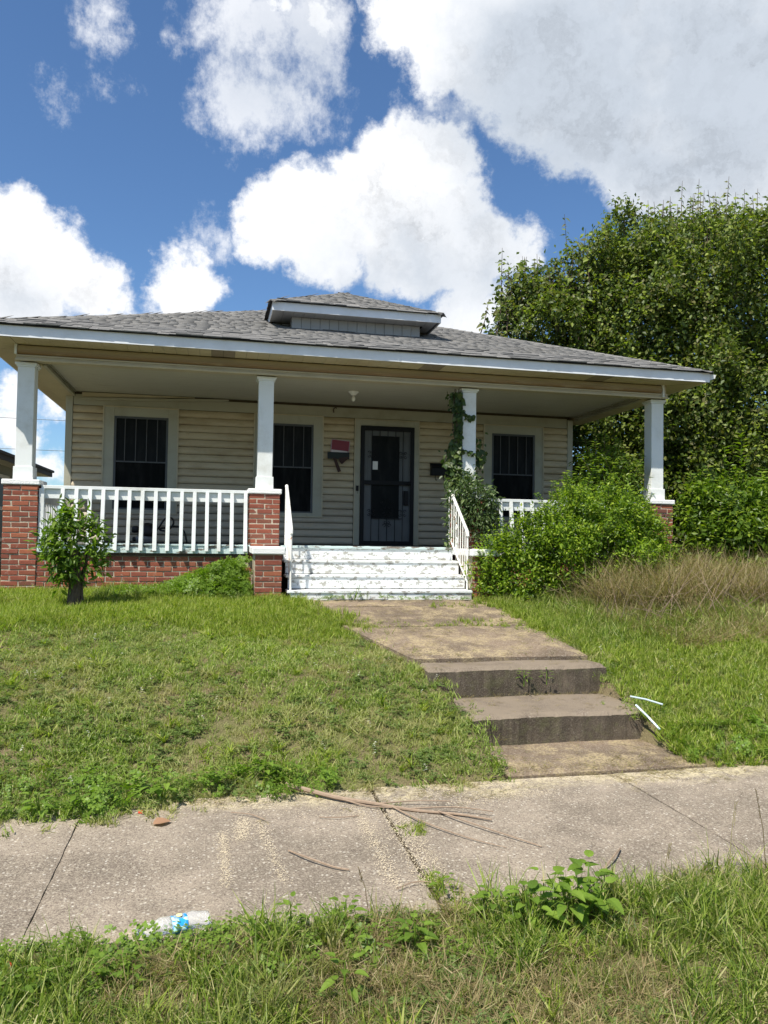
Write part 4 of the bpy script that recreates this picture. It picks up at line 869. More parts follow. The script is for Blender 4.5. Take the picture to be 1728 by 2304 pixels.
# whorled weed stalks standing out of the thicket
for i,(x,y,z0,z1,lab) in enumerate(((10.55,.1,1.0,1.85,'tallest upright weed stalk rising out of the thicket'),(10.25,.1,1.0,1.62,'shorter weed stalk beside the tallest one over the thicket'),(11.25,.2,1.1,1.65,'weed stalk at the far end of the thicket'))):
    ws=thing('weed_stalk',(x,y,-.62),lab,'weed','weed stalks in the thicket',world=True); MB().tube([(x,y,-.65),(x+.02,y,z0),(x,y,z1)],[.012,.008,.003],5).obj('stem','weed_leaf',ws)
    n=int((z1-z0+.3)/.05)*4; zz=np.repeat(np.linspace(z0-.3,z1,n//4),4); th=npr.uniform(0,6.28,len(zz)); q=np.stack([np.full(len(zz),x),np.full(len(zz),y),zz],1); ax=np.stack([np.cos(th),np.sin(th),np.full(len(zz),.45)],1)
    crown('leaves',ws,q,basis(ax,np.tile((0,0,1.),(len(zz),1))),npr.uniform(.09,.15,len(zz)),SLIM2,'thicket_leaf')
# small shrub with a bundled trunk in front of the porch corner
ys_=-1.45
sb=thing('small_shrub',(.95,ys_,-.70),'small round shrub on a dark bundled trunk in front of the white railing','shrub',world=True)
SBL=[(.90,ys_,-.02,.25),(.76,ys_,.08,.18),(1.03,ys_,.08,.19),(.90,ys_,.28,.16),(.88,ys_,-.28,.16),(1.0,ys_,-.20,.20),(.82,ys_,-.20,.18),(1.10,ys_,-.08,.13),(.70,ys_,-.02,.12),(.84,ys_,.16,.13)]
P,R,S=blob_leaves(SBL,700,SLIM2,.10,clump=.05,nclump=8,up=.5,droop=-.1,outw=.3)
lf2=leafmesh('leaf','shrub_leaf',.17,.05,.3); crown('foliage',sb,P,R,S,SLIM2,'shrub_leaf',lf2,250)
tb=MB()
for i in range(16):
    a=rnd.random()*6.28; rr=.075*rnd.random()**.5; tb.tube([(.93+rr*math.cos(a)*1.3,ys_+rr*math.sin(a),-.80),(.93+.8*rr*math.cos(a+.5)+rnd.uniform(-.02,.02),ys_+.9*rr*math.sin(a),-.45),(.93+2.4*rr*math.cos(a+.2),ys_+2*rr*math.sin(a),-.05)],[.030,.022,.008],6)
tb.obj('trunk','bark',sb)
# vine on the third post
vn=thing('climbing_vine',(5.86,.1,.70),'dark green vine climbing the post beside the steps up to the porch ceiling','vine',world=True)
vp=[];
for i in range(800):
    u=rnd.random(); z=.85+u*1.42; wx=.062+.03*math.sin(u*7)+(.02 if u<.45 else 0); vp.append((5.88-abs(rnd.gauss(0,wx))-.0,.08+rnd.uniform(-.03,.12),z))
for i in range(26): u=i/25; vp.append((5.84+.24*u,.085,2.12-.22*math.sin(u*2.2)+rnd.uniform(-.03,.03)))
for i in range(22): u=i/21; vp.append((5.80+.32*u,.085,1.52-.16*u**.6+rnd.uniform(-.03,.03)))
for i in range(60): vp.append((6.20+rnd.gauss(0,.05),.14+rnd.uniform(-.03,.08),1.35+rnd.gauss(0,.14)))
vp=np.array(vp); n=len(vp); nr=unit(n)*.5+np.array((-.2,-1,.35)); ax=unit(n)*.7+np.array((0,-.1,-.8))
lf3=leafmesh('leaf','vine_leaf',.42,.06,.2,True); crown('foliage',vn,vp,basis(ax,nr),npr.uniform(.05,.095,n),LEAF2,'vine_leaf',lf3,290)
for k in range(3): MB().tube(smooth_pts([(5.84-.03*k+rnd.uniform(-.03,.02),.09+.01*k,.75+i*.26) for i in range(7)],3),.006,5).obj('stem','bark',vn)
MB().tube(smooth_pts([(5.84+.24*u,.088,2.12-.22*math.sin(u*2.2)) for u in (0,.3,.6,1)],4),.004,5).obj('stem','bark',vn); MB().tube(smooth_pts([(5.80+.32*u,.088,1.52-.16*u**.6) for u in (0,.3,.6,1)],4),.004,5).obj('stem','bark',vn)
# creeper heaped over the pier below it
cr_=thing('creeper',(5.95,-.1,-.5),'grey green creeper heaped over the brick pier behind the iron handrail','creeper',world=True)
CB=[(5.85,.0,.82,.18),(6.08,.0,.76,.21),(6.26,.05,.70,.17),(5.85,-.02,.58,.17),(6.12,-.05,.50,.20),(6.28,.0,.42,.14),(5.74,.0,.32,.09),(5.73,.0,.12,.08),(6.15,-.05,.25,.15),(6.02,.05,.93,.13),(5.86,.1,1.05,.10)]
P,R,S=blob_leaves(CB,1300,LEAF2,.075,clump=.045,nclump=7,up=.1,droop=.7)
lf4=leafmesh('leaf','creeper_leaf',.20,.06,.35); crown('foliage',cr_,P,R,S,SLIM2,'creeper_leaf',lf4,280)
MB().tube(smooth_pts([(5.9,.0,-.5),(5.85,-.03,-.1),(5.95,-.03,.3),(5.9,.0,.8)],4),.012,5).obj('stem','bark',cr_)
# saplings peeking over the ridge
for (x,y,z,h,lab) in ((5.9,6.2,4.35,.95,'small treetop peeking over the roof beside the dormer'),(7.2,4.6,3.62,.55,'sparse twiggy treetop peeking over the roof slope by the big tree'),(2.3,5.5,4.05,.45,'tiny twigs peeking over the roof on the far side of the dormer')):
    q=thing('distant_sapling',(x,13.5,-.6),lab,'tree','saplings behind the roof',world=True)
    f_=(13.5+10.42)/(y+10.42); cx=2.4234+(x-2.4234)*f_; cz=.1345+(z-.1345)*f_; hh=h*f_
    q.location=(cx,13.5,-.6); q['_off']=(cx,13.5,-.6)
    P=np.array([(cx+rnd.gauss(0,.16),13.5+rnd.gauss(0,.2),cz+hh*(.2+.8*rnd.random())-.0) for _ in range(130)]); n=len(P)
    crown('foliage',q,P,basis(unit(n)+np.array((0,0,-.2)),unit(n)),npr.uniform(.08,.16,n),SLIM2,'thicket_leaf'); MB().tube([(cx,13.5,-.7),(cx,13.5,cz),(cx+.05,13.5,cz+hh)],[.05,.03,.006],5).obj('trunk','bark',q)

# ------------------------------------------------ grass and ground plants as instanced tufts (uncountable)
LIB={}
def tufts(key,m,nv,blades,length,width,spread,bend,seg=3,flat=0):
    c=bpy.data.collections.new(key)
    for v in range(nv):
        vs=[];fs=[];A=[]
        for b in range(blades):
            th=rnd.random()*6.28; r0=spread*rnd.random()**.5; x0,y0=r0*math.cos(th),r0*math.sin(th); L=length*rnd.uniform(.45,1.15); d=rnd.random()*6.28; be=bend*rnd.uniform(.3,1.3); w0=width*rnd.uniform(.7,1.3)
            dx,dy=math.cos(d),math.sin(d); wx,wy=-dy*w0,dx*w0; k=len(vs); px,pz=0,0; ang=rnd.uniform(.0,.35)+flat
            for s in range(seg+1):
                u=s/seg; wv=(1-u**1.7)*.5+.02
                vs+=[(x0+dx*px-wx*wv,y0+dy*px-wy*wv,pz),(x0+dx*px+wx*wv,y0+dy*px+wy*wv,pz)]
                px+=math.sin(ang)*L/seg; pz+=math.cos(ang)*L/seg; ang+=be/seg
            for s in range(seg): fs.append((k+2*s,k+2*s+1,k+2*s+3,k+2*s+2)); A.append(rnd.random())
        me=bpy.data.meshes.new(key); me.from_pydata(vs,[],fs); me.materials.append(MATS[m]); me.attributes.new('rnd','FLOAT','FACE').data.foreach_set('value',A); me.update()
        c.objects.link(bpy.data.objects.new(key,me))
    LIB[key]=c
def clovers(key,m,nv,n,r,size,h):
    c=bpy.data.collections.new(key)
    for v in range(nv):
        vs=[];fs=[];A=[]
        for i in range(n):
            a=rnd.random()*6.28; q=r*rnd.random()**.5; x,y,z=q*math.cos(a),q*math.sin(a),h*rnd.uniform(.4,1); t0=rnd.random()*6.28
            for j in range(3):
                th=t0+j*2.09; k=len(vs); s=size*rnd.uniform(.8,1.2); dx,dy=math.cos(th),math.sin(th); tz=rnd.uniform(-.1,.4)*s
                vs+=[(x,y,z),(x+s*(.6*dx-.45*dy),y+s*(.6*dy+.45*dx),z+tz*.6),(x+s*dx,y+s*dy,z+tz),(x+s*(.6*dx+.45*dy),y+s*(.6*dy-.45*dx),z+tz*.6)]; fs.append((k,k+1,k+2,k+3)); A.append(rnd.random())
        me=bpy.data.meshes.new(key); me.from_pydata(vs,[],fs); me.materials.append(MATS[m]); me.attributes.new('rnd','FLOAT','FACE').data.foreach_set('value',A); me.update()
        c.objects.link(bpy.data.objects.new(key,me))
    LIB[key]=c
def scatter(name,label,cat,P,S,key,tilt=.2,kind='stuff'):
    n=len(P); me=bpy.data.meshes.new(name); me.vertices.add(n); me.vertices.foreach_set('co',np.asarray(P,np.float32).ravel())
    nv=len(LIB[key].objects)
    a=me.attributes.new('rot','FLOAT_VECTOR','POINT'); a.data.foreach_set('vector',np.stack([npr.normal(0,tilt,n),npr.normal(0,tilt,n),npr.uniform(0,6.28,n)],1).astype(np.float32).ravel())
    a=me.attributes.new('scl','FLOAT','POINT'); a.data.foreach_set('value',np.asarray(S,np.float32)); a=me.attributes.new('idx','INT','POINT'); a.data.foreach_set('value',npr.randint(0,nv,n).astype(np.int32))
    me.update(); o=link(name,me); tag(o,label,cat,kind=kind)
    ng=bpy.data.node_groups.new(name,'GeometryNodeTree'); ng.interface.new_socket('Geometry',in_out='INPUT',socket_type='NodeSocketGeometry'); ng.interface.new_socket('Geometry',in_out='OUTPUT',socket_type='NodeSocketGeometry')
    N=ng.nodes; L=ng.links; gi=N.new('NodeGroupInput'); go=N.new('NodeGroupOutput'); ip=N.new('GeometryNodeInstanceOnPoints'); ci=N.new('GeometryNodeCollectionInfo'); ci.inputs['Collection'].default_value=LIB[key]; ci.inputs['Separate Children'].default_value=True; ci.inputs['Reset Children'].default_value=True
    def na(nm,dt): q=N.new('GeometryNodeInputNamedAttribute'); q.data_type=dt; q.inputs['Name'].default_value=nm; return next(s for s in q.outputs if s.enabled and s.name=='Attribute')
    e=N.new('FunctionNodeEulerToRotation'); L.new(na('rot','FLOAT_VECTOR'),e.inputs[0]); L.new(gi.outputs[0],ip.inputs['Points']); L.new(ci.outputs[0],ip.inputs['Instance']); ip.inputs['Pick Instance'].default_value=True
    L.new(na('idx','INT'),ip.inputs['Instance Index']); L.new(e.outputs[0],ip.inputs['Rotation']); L.new(na('scl','FLOAT'),ip.inputs['Scale']); L.new(ip.outputs[0],go.inputs[0])
    md=o.modifiers.new('scatter','NODES'); md.node_group=ng; return o
tufts('tuft_short','grass_lawn',7,14,.075,.0065,.04,1.6)
tufts('tuft_lush','grass_lush',7,14,.115,.007,.04,1.3)
tufts('tuft_long','grass_verge',8,10,.21,.0062,.03,1.5,4)
tufts('tuft_wide','grass_lush',6,16,.15,.010,.015,1.5,4,.35)
tufts('tuft_dry','grass_dry',8,14,.42,.0040,.05,1.6,4)
tufts('tuft_straw','grass_dry',6,12,.13,.0035,.06,.8,2,.9)
tufts('tuft_litter','grass_dry',6,12,.15,.0048,.09,.3,2,1.45)
clovers('clover','clover_leaf',6,14,.06,.016,.04)
clovers('groundweed','weed_leaf',6,16,.10,.032,.12)
clovers('flower','clover_white',3,5,.010,.008,.075)
def fbm(x,y,s=1,o=0): return (np.sin(x*1.7*s+o)+np.sin(y*2.3*s+1.3*o+x*s)+np.sin(x*4.1*s-y*3.2*s+o)+.5*np.sin(x*7.3*s+y*6.1*s))/3.5
def gz(x,y): z=H(x,y,True); return np.where((y>-7.15)&(y<-5.5),np.maximum(z,-1.499),z)
def pts(n,x0,x1,y0,y1,margin=.35):
    x=npr.uniform(x0,x1,n); y=npr.uniform(y0,y1,n); P=np.stack([x,y,gz(x,y)-.006],1); return P[cull(P,margin)]
def jit(n,s): return npr.normal(0,s,n)
def lawn_ok(P,j=.10):
    x,y=P[:,0],P[:,1]; n=len(P); jx=jit(n,j)+.06*np.sin(y*9); 
    edge=-5.46-.10*fbm(x,y,2.2,.5)+jit(n,j)-.08*ss(3.4,2.6,x)-.26*ss(2.7,1.3,x)
    left=np.where(y<-4.05,4.36,np.interp(y,[-3.9,-3.2,-2.2,-1.3],[4.26,4.22,3.95,3.45]))+jx; right=5.88-jx+.0*x
    onpath=(x>left)&(x<right)&(y<-.85)
    landing=(y<-4.8)&(x>4.42+jx)&(x<5.85)
    porch=(y>-.02)&(x>-.25)&(x<9.3); steps=(y>-.92)&(x>2.86)&(x<6.2)
    return (y>edge)&~onpath&~porch&~steps&~landing
P=pts(66000,-2.6,12,-5.95,.0); P=P[lawn_ok(P)]
x,y=P[:,0],P[:,1]; lush=ss(-2.9,-2.2,y+.35*fbm(x,y,1.4))*np.where(x<6.5,1,.4)
k=npr.rand(len(P))<lush; 
scatter('lush_grass','bright green longer grass in front of the porch foundation','grass',P[k],npr.uniform(.6,1.25,k.sum()),'tuft_lush')
q=P[~k]; x,y=q[:,0],q[:,1]; thin=npr.rand(len(q))<(.92+.30*fbm(x,y,1.9,2)); q=q[thin]
scatter('lawn_grass','short patchy lawn grass on the slope above the sidewalk','grass',q,npr.uniform(.55,1.2,len(q))*(.95+.3*fbm(q[:,0],q[:,1],2.6,1)),'tuft_short',.35)
P=pts(9000,-2.6,12,-5.7,-1.2); P=P[lawn_ok(P)]; x,y=P[:,0],P[:,1]; k=(fbm(x,y,1.5,4)+.5*ss(2.6,1.2,x)+.5*ss(-3.9,-4.9,y)>.05)
scatter('clover_patch','clover leaves spreading through the lawn','clover',P[k],npr.uniform(.6,1.2,k.sum()),'clover',.15)
P=pts(6500,-2.6,12,-5.7,-1.0); P=P[lawn_ok(P)]; x,y=P[:,0],P[:,1]; k=npr.rand(len(P))<np.clip(.5+.8*fbm(x,y,1.1,7),0,1)
scatter('dry_clippings','straw coloured dry clippings lying in the lawn','dry grass',P[k]+np.array((0,0,.012)),npr.uniform(.4,.9,k.sum()),'tuft_straw',.3)
P=pts(1700,-2.6,12,-5.6,-2.0); P=P[lawn_ok(P)]; k=fbm(P[:,0],P[:,1],2.3,3)>-.1; scatter('coarse_tufts','coarse wide bladed grass tufts standing above the lawn','grass',P[k][:560],npr.uniform(.5,1.2,len(P[k][:560])),'tuft_wide',.2)
P=pts(420,-1,8,-5.55,-3.0); P=P[lawn_ok(P)]; P=P[fbm(P[:,0],P[:,1],2.0,9)>.1]; scatter('clover_flowers','small white clover flowers dotted over the lawn','flowers',P,npr.uniform(.8,1.4,len(P)),'flower',.1)
# longer growth right of the path and on the bank
P=pts(9000,5.85,12,-5.5,-2.0); x,y=P[:,0],P[:,1]; P=P[(x>np.where(y<-4.77,5.80,5.97)+jit(len(P),.04))&((y>-5.45)|(x>5.97))]; k=npr.rand(len(P))<.75; P=P[k]
scatter('bank_grass','long green grass on the bank beside the concrete steps','grass',P,npr.uniform(.5,1.1,len(P))*1.25,'tuft_lush',.3)
P=pts(2300,5.9,8.2,-3.4,-1.1); x,y=P[:,0],P[:,1]; P=P[(x>5.98)]; scatter('path_side_grass','tall green grass arching over the path edge by the big bush','grass',P,npr.uniform(.5,1.0,len(P))*1.0,'tuft_long',.35)
# dry overgrown grass by the corner pier
P=pts(12500,6.7,13,-3.2,-.75); x,y=P[:,0],P[:,1]; k=((x-7.3)*.9+(y+2.9)*.8+.6*fbm(x,y,2)>.55)&(npr.rand(len(P))<.45+.45*fbm(x,y,2.6,3)); P=P[k]
scatter('dry_grass','tall straw coloured overgrown grass below the bush and thicket','dry grass',P,npr.uniform(.45,1.1,len(P))*(.50+.25*ss(-2.8,-1.2,P[:,1]))*(1+.35*fbm(P[:,0],P[:,1],3,3)),'tuft_dry',.6)
P=pts(5200,6.7,12,-3.6,-2.0); x,y=P[:,0],P[:,1]; k=(x-6.7)+(y+3.6)*.5>.5; P=P[k]; scatter('flattened_straw','flattened pale straw lying below the dry grass','dry grass',P+np.array((0,0,.03)),npr.uniform(.8,1.6,len(P)),'tuft_straw',.5)
P=pts(3600,6.4,12.5,-3.2,-.8); scatter('green_in_dry_grass','green blades mixed through the dry overgrown grass','grass',P,npr.uniform(.6,1.45,len(P)),'tuft_long',.4)
CL=[(7.3,-1.9),(7.55,-1.5),(7.9,-1.9),(8.1,-1.3),(8.5,-1.6),(8.8,-1.1),(9.1,-1.7),(9.5,-1.2),(9.9,-1.6),(8.3,-2.2),(7.7,-2.3),(9.0,-2.3),(10.4,-1.3),(10.9,-1.7),(7.2,-1.3),(8.9,-.95)]
x=np.concatenate([npr.normal(a,.16,95) for a,b in CL]); y=np.concatenate([npr.normal(b,.13,95) for a,b in CL]); P=np.stack([x,y,H(x,y)],1)
scatter('dry_weed_clumps','taller brown weed clumps rising in front of the thicket','dry weeds',P,npr.uniform(.8,1.75,len(P)),'tuft_dry',.28)
mb=MB(); r3=random.Random(12)
for i in range(420):
    x=r3.uniform(6.8,11.5); y=r3.uniform(-2.9,-1.0); z=float(H(x,y)); L=r3.uniform(.25,.75); th=r3.uniform(0,6.28); el=r3.uniform(.1,1.2); d=Vector((math.cos(th)*math.cos(el),math.sin(th)*math.cos(el),math.sin(el)))
    a=Vector((x,y,z+r3.uniform(0,.12))); mb.tube([a,a+d*L*.5+Vector((0,0,.03)),a+d*L],[.0035,.003,.0012],4,False)
o=mb.obj('dead_stalks','dead_wood'); tag(o,'brown dead stalks tangled in the dry grass below the thicket','dead stalks',kind='stuff')
# ground cover along the foundation and lawn foot
def gc(n,x0,x1,y0,y1,hf):
    x=npr.uniform(x0,x1,n); y=npr.uniform(y0,y1,n); h=hf(x,y); z=gz(x,y)+h*npr.uniform(0,1,n); return np.stack([x,y,z],1)
P=gc(2100,1.25,2.88,-.95,-.1,lambda x,y:.05+.42*ss(1.5,2.7,x)*ss(-1.1,-.5,y)); P=P[~((P[:,0]>2.84)&(P[:,1]>-.95))]
scatter('foundation_weeds','dense light green weeds heaped against the brick foundation','weeds',P,npr.uniform(.35,.75,len(P)),'groundweed',.6)
P=gc(700,1.0,2.86,-1.1,-.1,lambda x,y:0*x); scatter('foundation_grass','tall grass stems against the brick foundation','grass',P,npr.uniform(.6,1.2,len(P)),'tuft_long',.35)
P=gc(150,.9,3.3,-5.78,-5.30,lambda x,y:.06+0*x); P=P[(P[:,1]>-5.58+.08*np.sin(P[:,0]*6)-.2*ss(2.6,1.3,P[:,0]))]
scatter('edge_weeds','low broad leaved weeds hanging over the sidewalk edge of the lawn','weeds',P,npr.uniform(.35,.8,len(P)),'groundweed',.5)
P=gc(130,5.85,8,-5.55,-5.0,lambda x,y:.05+0*x); scatter('bank_foot_weeds','low leafy weeds at the foot of the bank past the steps','weeds',P,npr.uniform(.3,.7,len(P)),'groundweed',.5)
P=gc(60,3.4,5.75,-1.02,-.90,lambda x,y:.0*x); P=P[npr.rand(len(P))<.9]; scatter('step_foot_weeds','small weeds sprouting along the foot of the porch steps','weeds',P,npr.uniform(.2,.45,len(P)),'groundweed',.4)
P=gc(160,3.9,5.9,-2.55,-2.2,lambda x,y:0*x); P=np.concatenate([P,gc(30,5.0,5.9,-1.5,-1.2,lambda x,y:0*x)]); scatter('joint_grass','dry grass sprouting from the garden path joint','grass',P,npr.uniform(.3,.8,len(P)),'tuft_lush',.3)
P=gc(60,4.3,5.9,-4.13,-4.06,lambda x,y:0*x); P[:,2]=-1.243; P=np.concatenate([P,gc(140,4.4,5.9,-5.5,-5.35,lambda x,y:0*x)]); scatter('step_joint_grass','thin dry sprigs at the foot of the concrete steps','grass',P,npr.uniform(.2,.6,len(P)),'tuft_straw',.5)
def onslab(n,x0,x1,y0,y1,zf):
    x=npr.uniform(x0,x1,n); y=npr.uniform(y0,y1,n); return np.stack([x,y,zf(x,y)],1)
P=np.concatenate([onslab(300,3.5,5.9,-2.4,-.9,lambda x,y:np.interp(y,[-2.4,-1.3,-.86],[-.812,-.70,-.662])+.002),onslab(330,3.95,5.9,-3.7,-2.42,lambda x,y:np.interp(y,[-3.7,-2.42],[-.955,-.815])+.002),onslab(60,4.3,5.9,-4.03,-3.72,lambda x,y:-.99+0*x),onslab(90,4.42,5.95,-4.7,-4.08,lambda x,y:-1.24+0*x),onslab(120,4.45,5.9,-5.45,-4.8,lambda x,y:-1.472+0*x)])
k=(fbm(P[:,0],P[:,1],3,4)+npr.normal(0,.3,len(P))>-.05)&(P[:,0]>np.interp(P[:,1],[-3.9,-2.2,-1.3],[4.26,3.95,3.45])-.1); P=P[k]; P=np.concatenate([P,P[:250]+np.array((.07,.05,0))])
scatter('path_litter','dry clippings and straw lying on the garden path and steps','dry clippings',P,npr.uniform(.25,.6,len(P)),'tuft_litter',.12)
n=900; x=npr.uniform(0,7.5,n); y=-5.5-np.abs(npr.normal(0,.16,n)); P=np.stack([x,y,np.full(n,-1.497)],1); k=fbm(x,y*2,2.2,6)+npr.normal(0,.3,n)>.1
scatter('sidewalk_litter','dry grass clippings fringing the lawn side of the sidewalk','dry clippings',P[k],npr.uniform(.25,.65,k.sum()),'tuft_litter',.1)
# verge in the foreground
P=pts(12500,-.5,7,-8.9,-7.0,.35); x,y=P[:,0],P[:,1]; e=-7.27+.05*fbm(x,y,3,1)+.10*ss(2.4,3.6,x)+.12*ss(3.6,5.0,x); P=P[y<e+jit(len(P),.03)]
P=P[~((np.abs(P[:,0]-2.27)<.2)&(P[:,1]>-7.42)&(npr.rand(len(P))<.75))]
k=npr.rand(len(P))<.80; dry=fbm(P[:,0],P[:,1],1.6,5)>.05
scatter('verge_grass','long green verge grass in front of the sidewalk','grass',P[k],npr.uniform(.35,1.1,k.sum())*np.where(dry[k],.5,.95)*(1+.3*fbm(P[k][:,0],P[k][:,1],4,2)),'tuft_long',.38)
q=P[~k|dry]; scatter('verge_thatch','yellowed dry thatch under the verge grass','dry grass',q+np.array((0,0,.01)),npr.uniform(.5,1.1,len(q)),'tuft_straw',.4)
P=pts(2600,-.5,7,-8.9,-7.15,.1); k=fbm(P[:,0],P[:,1],2.1,2)>.0; scatter('verge_clover','clover and small leaves among the verge grass','clover',P[k],npr.uniform(.6,1.1,k.sum()),'clover',.3)
P=pts(500,1,3.6,-7.6,-7.16,.1); scatter('verge_weeds','small broad leaved seedlings among the verge grass','weeds',P[:150],npr.uniform(.3,.7,len(P[:150])),'groundweed',.3)
P=pts(700,-.5,7,-8.6,-7.2,.1); P=P[fbm(P[:,0],P[:,1],3,8)>.1]; scatter('verge_coarse_tufts','coarse wide bladed tufts standing in the verge','grass',P,npr.uniform(.5,1.0,len(P)),'tuft_wide',.3)
P=gc(26,3.49,3.60,-6.35,-6.2,lambda x,y:0*x); P[:,2]=-1.52; P=np.concatenate([P,P*0+np.array((3.49,-6.95,-1.52))+np.stack([jit(26,.04),jit(26,.06),0*jit(26,1)],1),np.array([(3.5+jx_,-5.85,-1.52) for jx_ in jit(12,.03)])])
scatter('joint_sprigs','green sprigs growing out of the open sidewalk joint','grass',P,npr.uniform(.35,.8,len(P)),'tuft_lush',.7)

# ------------------------------------------------ broad leaved weeds one can tell apart
LW=leafmesh('leaf','weed_leaf',.30,.08,.35,True); LN=leafmesh('leaf','weed_leaf',.16,.05,.3)
def weed(loc,h,nl,ll,label,me=LW,spread=.9,name='broadleaf_weed',group='broad leaved weeds'):
    z=float(gz(np.array(loc[0]),np.array(loc[1]))); w_=thing(name,(loc[0],loc[1],z),label,'weed',group); tops=[]; mb=MB()
    ns=max(1,nl//9); wide=2.6 if nl>50 else 1.6
    for s in range(ns):
        a=rnd.random()*6.28; l=.25*h*(ns>1); top=Vector((l*math.cos(a)*wide,l*math.sin(a)*wide,h*rnd.uniform(.7,1))); mb.tube([(0,0,-.02),top*.5+Vector((l*math.cos(a)*.3,0,.0)),top],[.005,.004,.002],5); tops.append(top)
    mb.obj('stem','weed_leaf',w_)
    for i in range(nl):
        top=tops[i%ns]; u=.35+.65*((i//ns)/max(1,nl/ns)); p=top*u; th=i*2.4+rnd.uniform(-.3,.3)
        el=rnd.uniform(-.1,.35)+(u-.6)*.7; d=Vector((math.cos(th)*spread,math.sin(th)*spread,el)).normalized(); up=Vector((0,0,1)); x_=d.cross(up).normalized(); zz=x_.cross(d); s=ll*rnd.uniform(.65,1.1)*(1.15-.5*u)
        o=bpy.data.objects.new('leaf',me); COL.objects.link(o); o.parent=w_; off=d*(.02+.3*ll)
        o.matrix_local=Matrix(((x_.x*s,d.x*s,zz.x*s,p.x+off.x),(x_.y*s,d.y*s,zz.y*s,p.y+off.y),(x_.z*s,d.z*s,zz.z*s,p.z+off.z),(0,0,0,1)))
weed((3.98,-7.38),.22,60,.115,'largest leafy weed, standing over the sidewalk edge of the verge')
weed((3.78,-7.44),.18,20,.105,'low wide leafed weed beside the largest verge weed')
weed((3.62,-7.32),.18,16,.085,'pale green weed between bottle and largest verge weed, with yellowing tips')
weed((2.76,-7.25),.15,13,.055,'small weed leaning over the sidewalk close to the bottle cap end')
weed((2.98,-7.30),.16,14,.06,'upright pale weed in the verge midway between bottle and large weed')
weed((2.90,-7.75),.15,10,.075,'broad leafed weed in the verge below the bottle')
weed((1.80,-7.62),.13,9,.07,'weed at the near corner of the verge beside the orange scrap')
weed((2.16,-7.58),.11,8,.045,'tiny weed seedling in long verge grass below the joint')
weed((2.62,-7.36),.12,12,.06,'lime seedling in front of the bottle, half hiding it')
weed((3.22,-7.50),.15,13,.07,'weed with broad leaves in the verge between bottle and dust streaks')
weed((3.05,-7.55),.13,10,.055,'smaller weed next to the broad leafed one below the sidewalk twig')
weed((3.48,-7.02),.10,10,.045,'small light green weed at the end of the open sidewalk joint')
weed((5.10,-4.13),.15,16,.055,'dark weed growing in the corner between the two concrete steps',LN)
weed((5.32,-4.12),.13,12,.055,'narrow leafed weed next to the dark weed on the concrete step',LN)
weed((1.75,-5.66),.24,26,.085,'leafy weed clump at the lawn edge above the sidewalk joint')
weed((2.15,-5.55),.24,26,.085,'lime green weed clump at the lawn edge, nearest the dry leaf')
weed((1.48,-5.68),.18,18,.075,'weed clump at the lawn edge nearest the neighbour side')
weed((2.78,-5.35),.22,16,.08,'upright serrated weed at the lawn edge near the fallen branch')
weed((4.15,-.98),.20,26,.05,'bushy little weed at the foot of the porch steps',LN); weed((4.32,-.96),.13,14,.04,'shorter weed beside the bushy one at the foot of the porch steps',LN)
# tall seed stalks in the verge
for i,(x,y,h,l) in enumerate(((4.95,-7.05,.42,.05),(5.12,-7.12,.50,-.06),(5.3,-7.0,.38,.09),(4.55,-7.1,.26,.05),(3.1,-7.2,.22,-.05))):
    z=float(H(x,y)); s=MB(); s.tube([(0,0,0),(l*.4,0,h*.6),(l,0.01,h)],[.0022,.0016,.001],4); 
    for k in range(14): u=.72+.02*k; s.tube([(l*u,0,h*u),(l*u+rnd.uniform(-.012,.012),rnd.uniform(-.008,.008),h*u+.012)],[.0018,.0005],4)
    o=s.obj('seed_stalk','grass_dry'); o.location=(x,y,z); tag(o,['seed stalk arching over the sidewalk at the verge','tallest thin seed stalk at the verge','leaning seed stalk furthest along the verge','short seed stalk beside the largest weed','short seed stalk near the bottle'][i],'grass stalk','seed stalks')

# ------------------------------------------------ litter, branch, pipes
b_=thing('plastic_bottle',(2.285,-7.16,-1.458),'crushed clear plastic bottle with blue label lying at the sidewalk edge','bottle',rotz=rad(14))
RY=Matrix.Rotation(rad(90),3,'Y')
def squash(o,f=.75):
    for v in o.data.vertices: v.co.z*=f; v.co.y*=1.1; v.co.z+=.004*math.sin(v.co.x*70)
    return o
squash(MB().lathe([(.004,-.125),(.026,-.122),(.031,-.11),(.029,-.09),(.031,-.07),(.029,-.055),(.030,-.045),(.030,.0),(.029,.02),(.031,.035),(.028,.05),(.030,.062),(.022,.085),(.012,.098),(.012,.11),(.008,.112)][::1],(0,0,0),18,RY).obj('body','clear_plastic',b_,smooth=True))
squash(MB().lathe([(.0312,-.048),(.0318,-.04),(.0318,-.006),(.0312,.0)],(0,0,0),18,RY).obj('label','bottle_label',b_,smooth=True)); MB().lathe([(.0125,.100),(.0135,.101),(.0135,.112),(.012,.114)],(0,0,0),12,RY).obj('neck_ring','clear_plastic',b_)
b_.rotation_euler=(0,0,rad(14+180)); b_.scale=(1.25,1.35,1.35)
MB().lathe([(.001,0),(.010,.0005),(.010,.0015),(.001,.002)],(-.024,.0,.0245),10).obj('label_mark','label_star',b_)
br=thing('fallen_branch',(3.4,-5.9,-1.5),'long bare fallen branch lying across the sidewalk from the lawn','branch',world=True)
A0=Vector((2.90,-5.50,-1.452)); 
MB().tube(smooth_pts([A0,(3.05,-5.60,-1.468),(3.22,-5.74,-1.478),(3.42,-5.86,-1.483),(3.62,-5.99,-1.488),(3.85,-6.10,-1.486),(4.02,-6.22,-1.485)],4),[.017-.0005*i for i in range(25)],7).obj('main_stem','dead_wood',br)
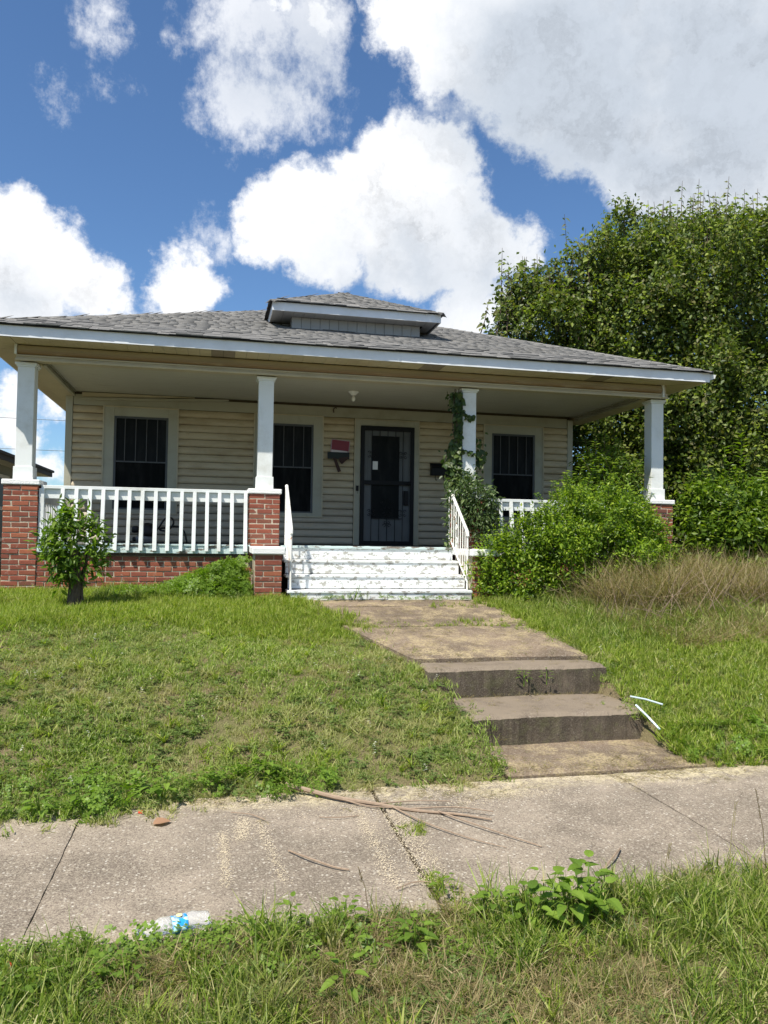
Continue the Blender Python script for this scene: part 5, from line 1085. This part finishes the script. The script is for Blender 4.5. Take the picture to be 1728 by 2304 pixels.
for p in ([(3.42,-5.86,-1.48),(3.65,-5.88,-1.47),(3.86,-5.93,-1.468)],[(3.5,-5.92,-1.483),(3.62,-6.2,-1.48),(3.80,-6.45,-1.485),(3.96,-6.6,-1.49)],[(3.6,-5.98,-1.48),(3.85,-6.04,-1.465),(4.06,-6.14,-1.47)],[(3.75,-6.05,-1.48),(3.88,-6.28,-1.475),(4.15,-6.62,-1.49)],[(3.2,-5.72,-1.478),(3.35,-5.86,-1.488),(3.52,-5.93,-1.487)]):
    MB().tube(smooth_pts(p,4),[.0055-.0003*i for i in range(4*(len(p)-1)+1)],6).obj('twig','dead_wood',br)
def twig(p,r,label,name='fallen_twig'):
    o=MB().tube(smooth_pts(p,4),r,5).obj(name,'dead_wood'); tag(o,label,'twig','twigs on the sidewalk')
twig([(2.83,-6.42,-1.494),(2.92,-6.56,-1.482),(3.03,-6.66,-1.492),(3.10,-6.70,-1.495)],.0045,'thin dark twig lying across the pale dust streak'); twig([(3.28,-6.95,-1.49),(3.4,-6.9,-1.488),(3.55,-6.97,-1.494)],.003,'thin twig at the verge end of the open joint'); twig([(2.55,-5.82,-1.492),(2.66,-5.88,-1.488),(2.74,-5.97,-1.494)],.003,'short twig beside the lawn edge near the dry leaf'); twig([(4.32,-6.95,-1.49),(4.44,-6.85,-1.47),(4.55,-6.72,-1.49)],.005,'stubby dark twig poking out of the verge grass'); twig([(3.05,-5.98,-1.494),(3.16,-6.02,-1.488),(3.28,-6.0,-1.494)],.003,'short twig just below the fallen branch')
dl=leafmesh('dry_leaf','dead_leaf',.42,.10,.1); o=link('dry_leaf',dl); o.location=(2.12,-5.93,-1.492); o.scale=(.10,.10,.14); o.rotation_euler=(.15,.1,-1.3); tag(o,'curled brown dry leaf lying on the sidewalk','leaf')
for (x,y,s,l,z) in ((2.03,-5.72,.012,'tiny red scrap at the lawn edge above the dry leaf',-1.492),(1.72,-7.36,.014,'tiny orange scrap in the verge grass near the corner',-1.45)):
    o=MB().prism([(-s,-s*.6),(s,-s),(s*1.2,s*.5),(-s*.5,s)],0,.003,'z').obj('litter_scrap','red_bit'); o.location=(x,y,z); o.rotation_euler=(.9,.2,.4); tag(o,l,'litter')
for (pl,rr,m,l) in (([(5.80,-4.66,-1.185),(5.88,-4.77,-1.19),(5.96,-4.88,-1.21)],.0075,'pipe_white','pale pipe lying flat in the grass beside the lower step'),([(5.78,-4.78,-1.23),(5.80,-4.92,-1.29),(5.82,-5.06,-1.36)],.008,'pipe_blue','blue streaked white pipe propped down the bank beside the lower step')):
    o=MB().tube([(x+.02,y,z+.03) for x,y,z in pl],rr,8).obj('pipe',m); tag(o,l,'pipe','thin pipes beside the steps')
print('objects',len(bpy.data.objects),'tris',sum(sum(len(p.vertices)-2 for p in o.data.polygons) for o in COL.objects if o.type=='MESH' and o.data))
for o in bpy.data.objects:
    for kk in ('_off','_x'):
        if kk in o: del o[kk]
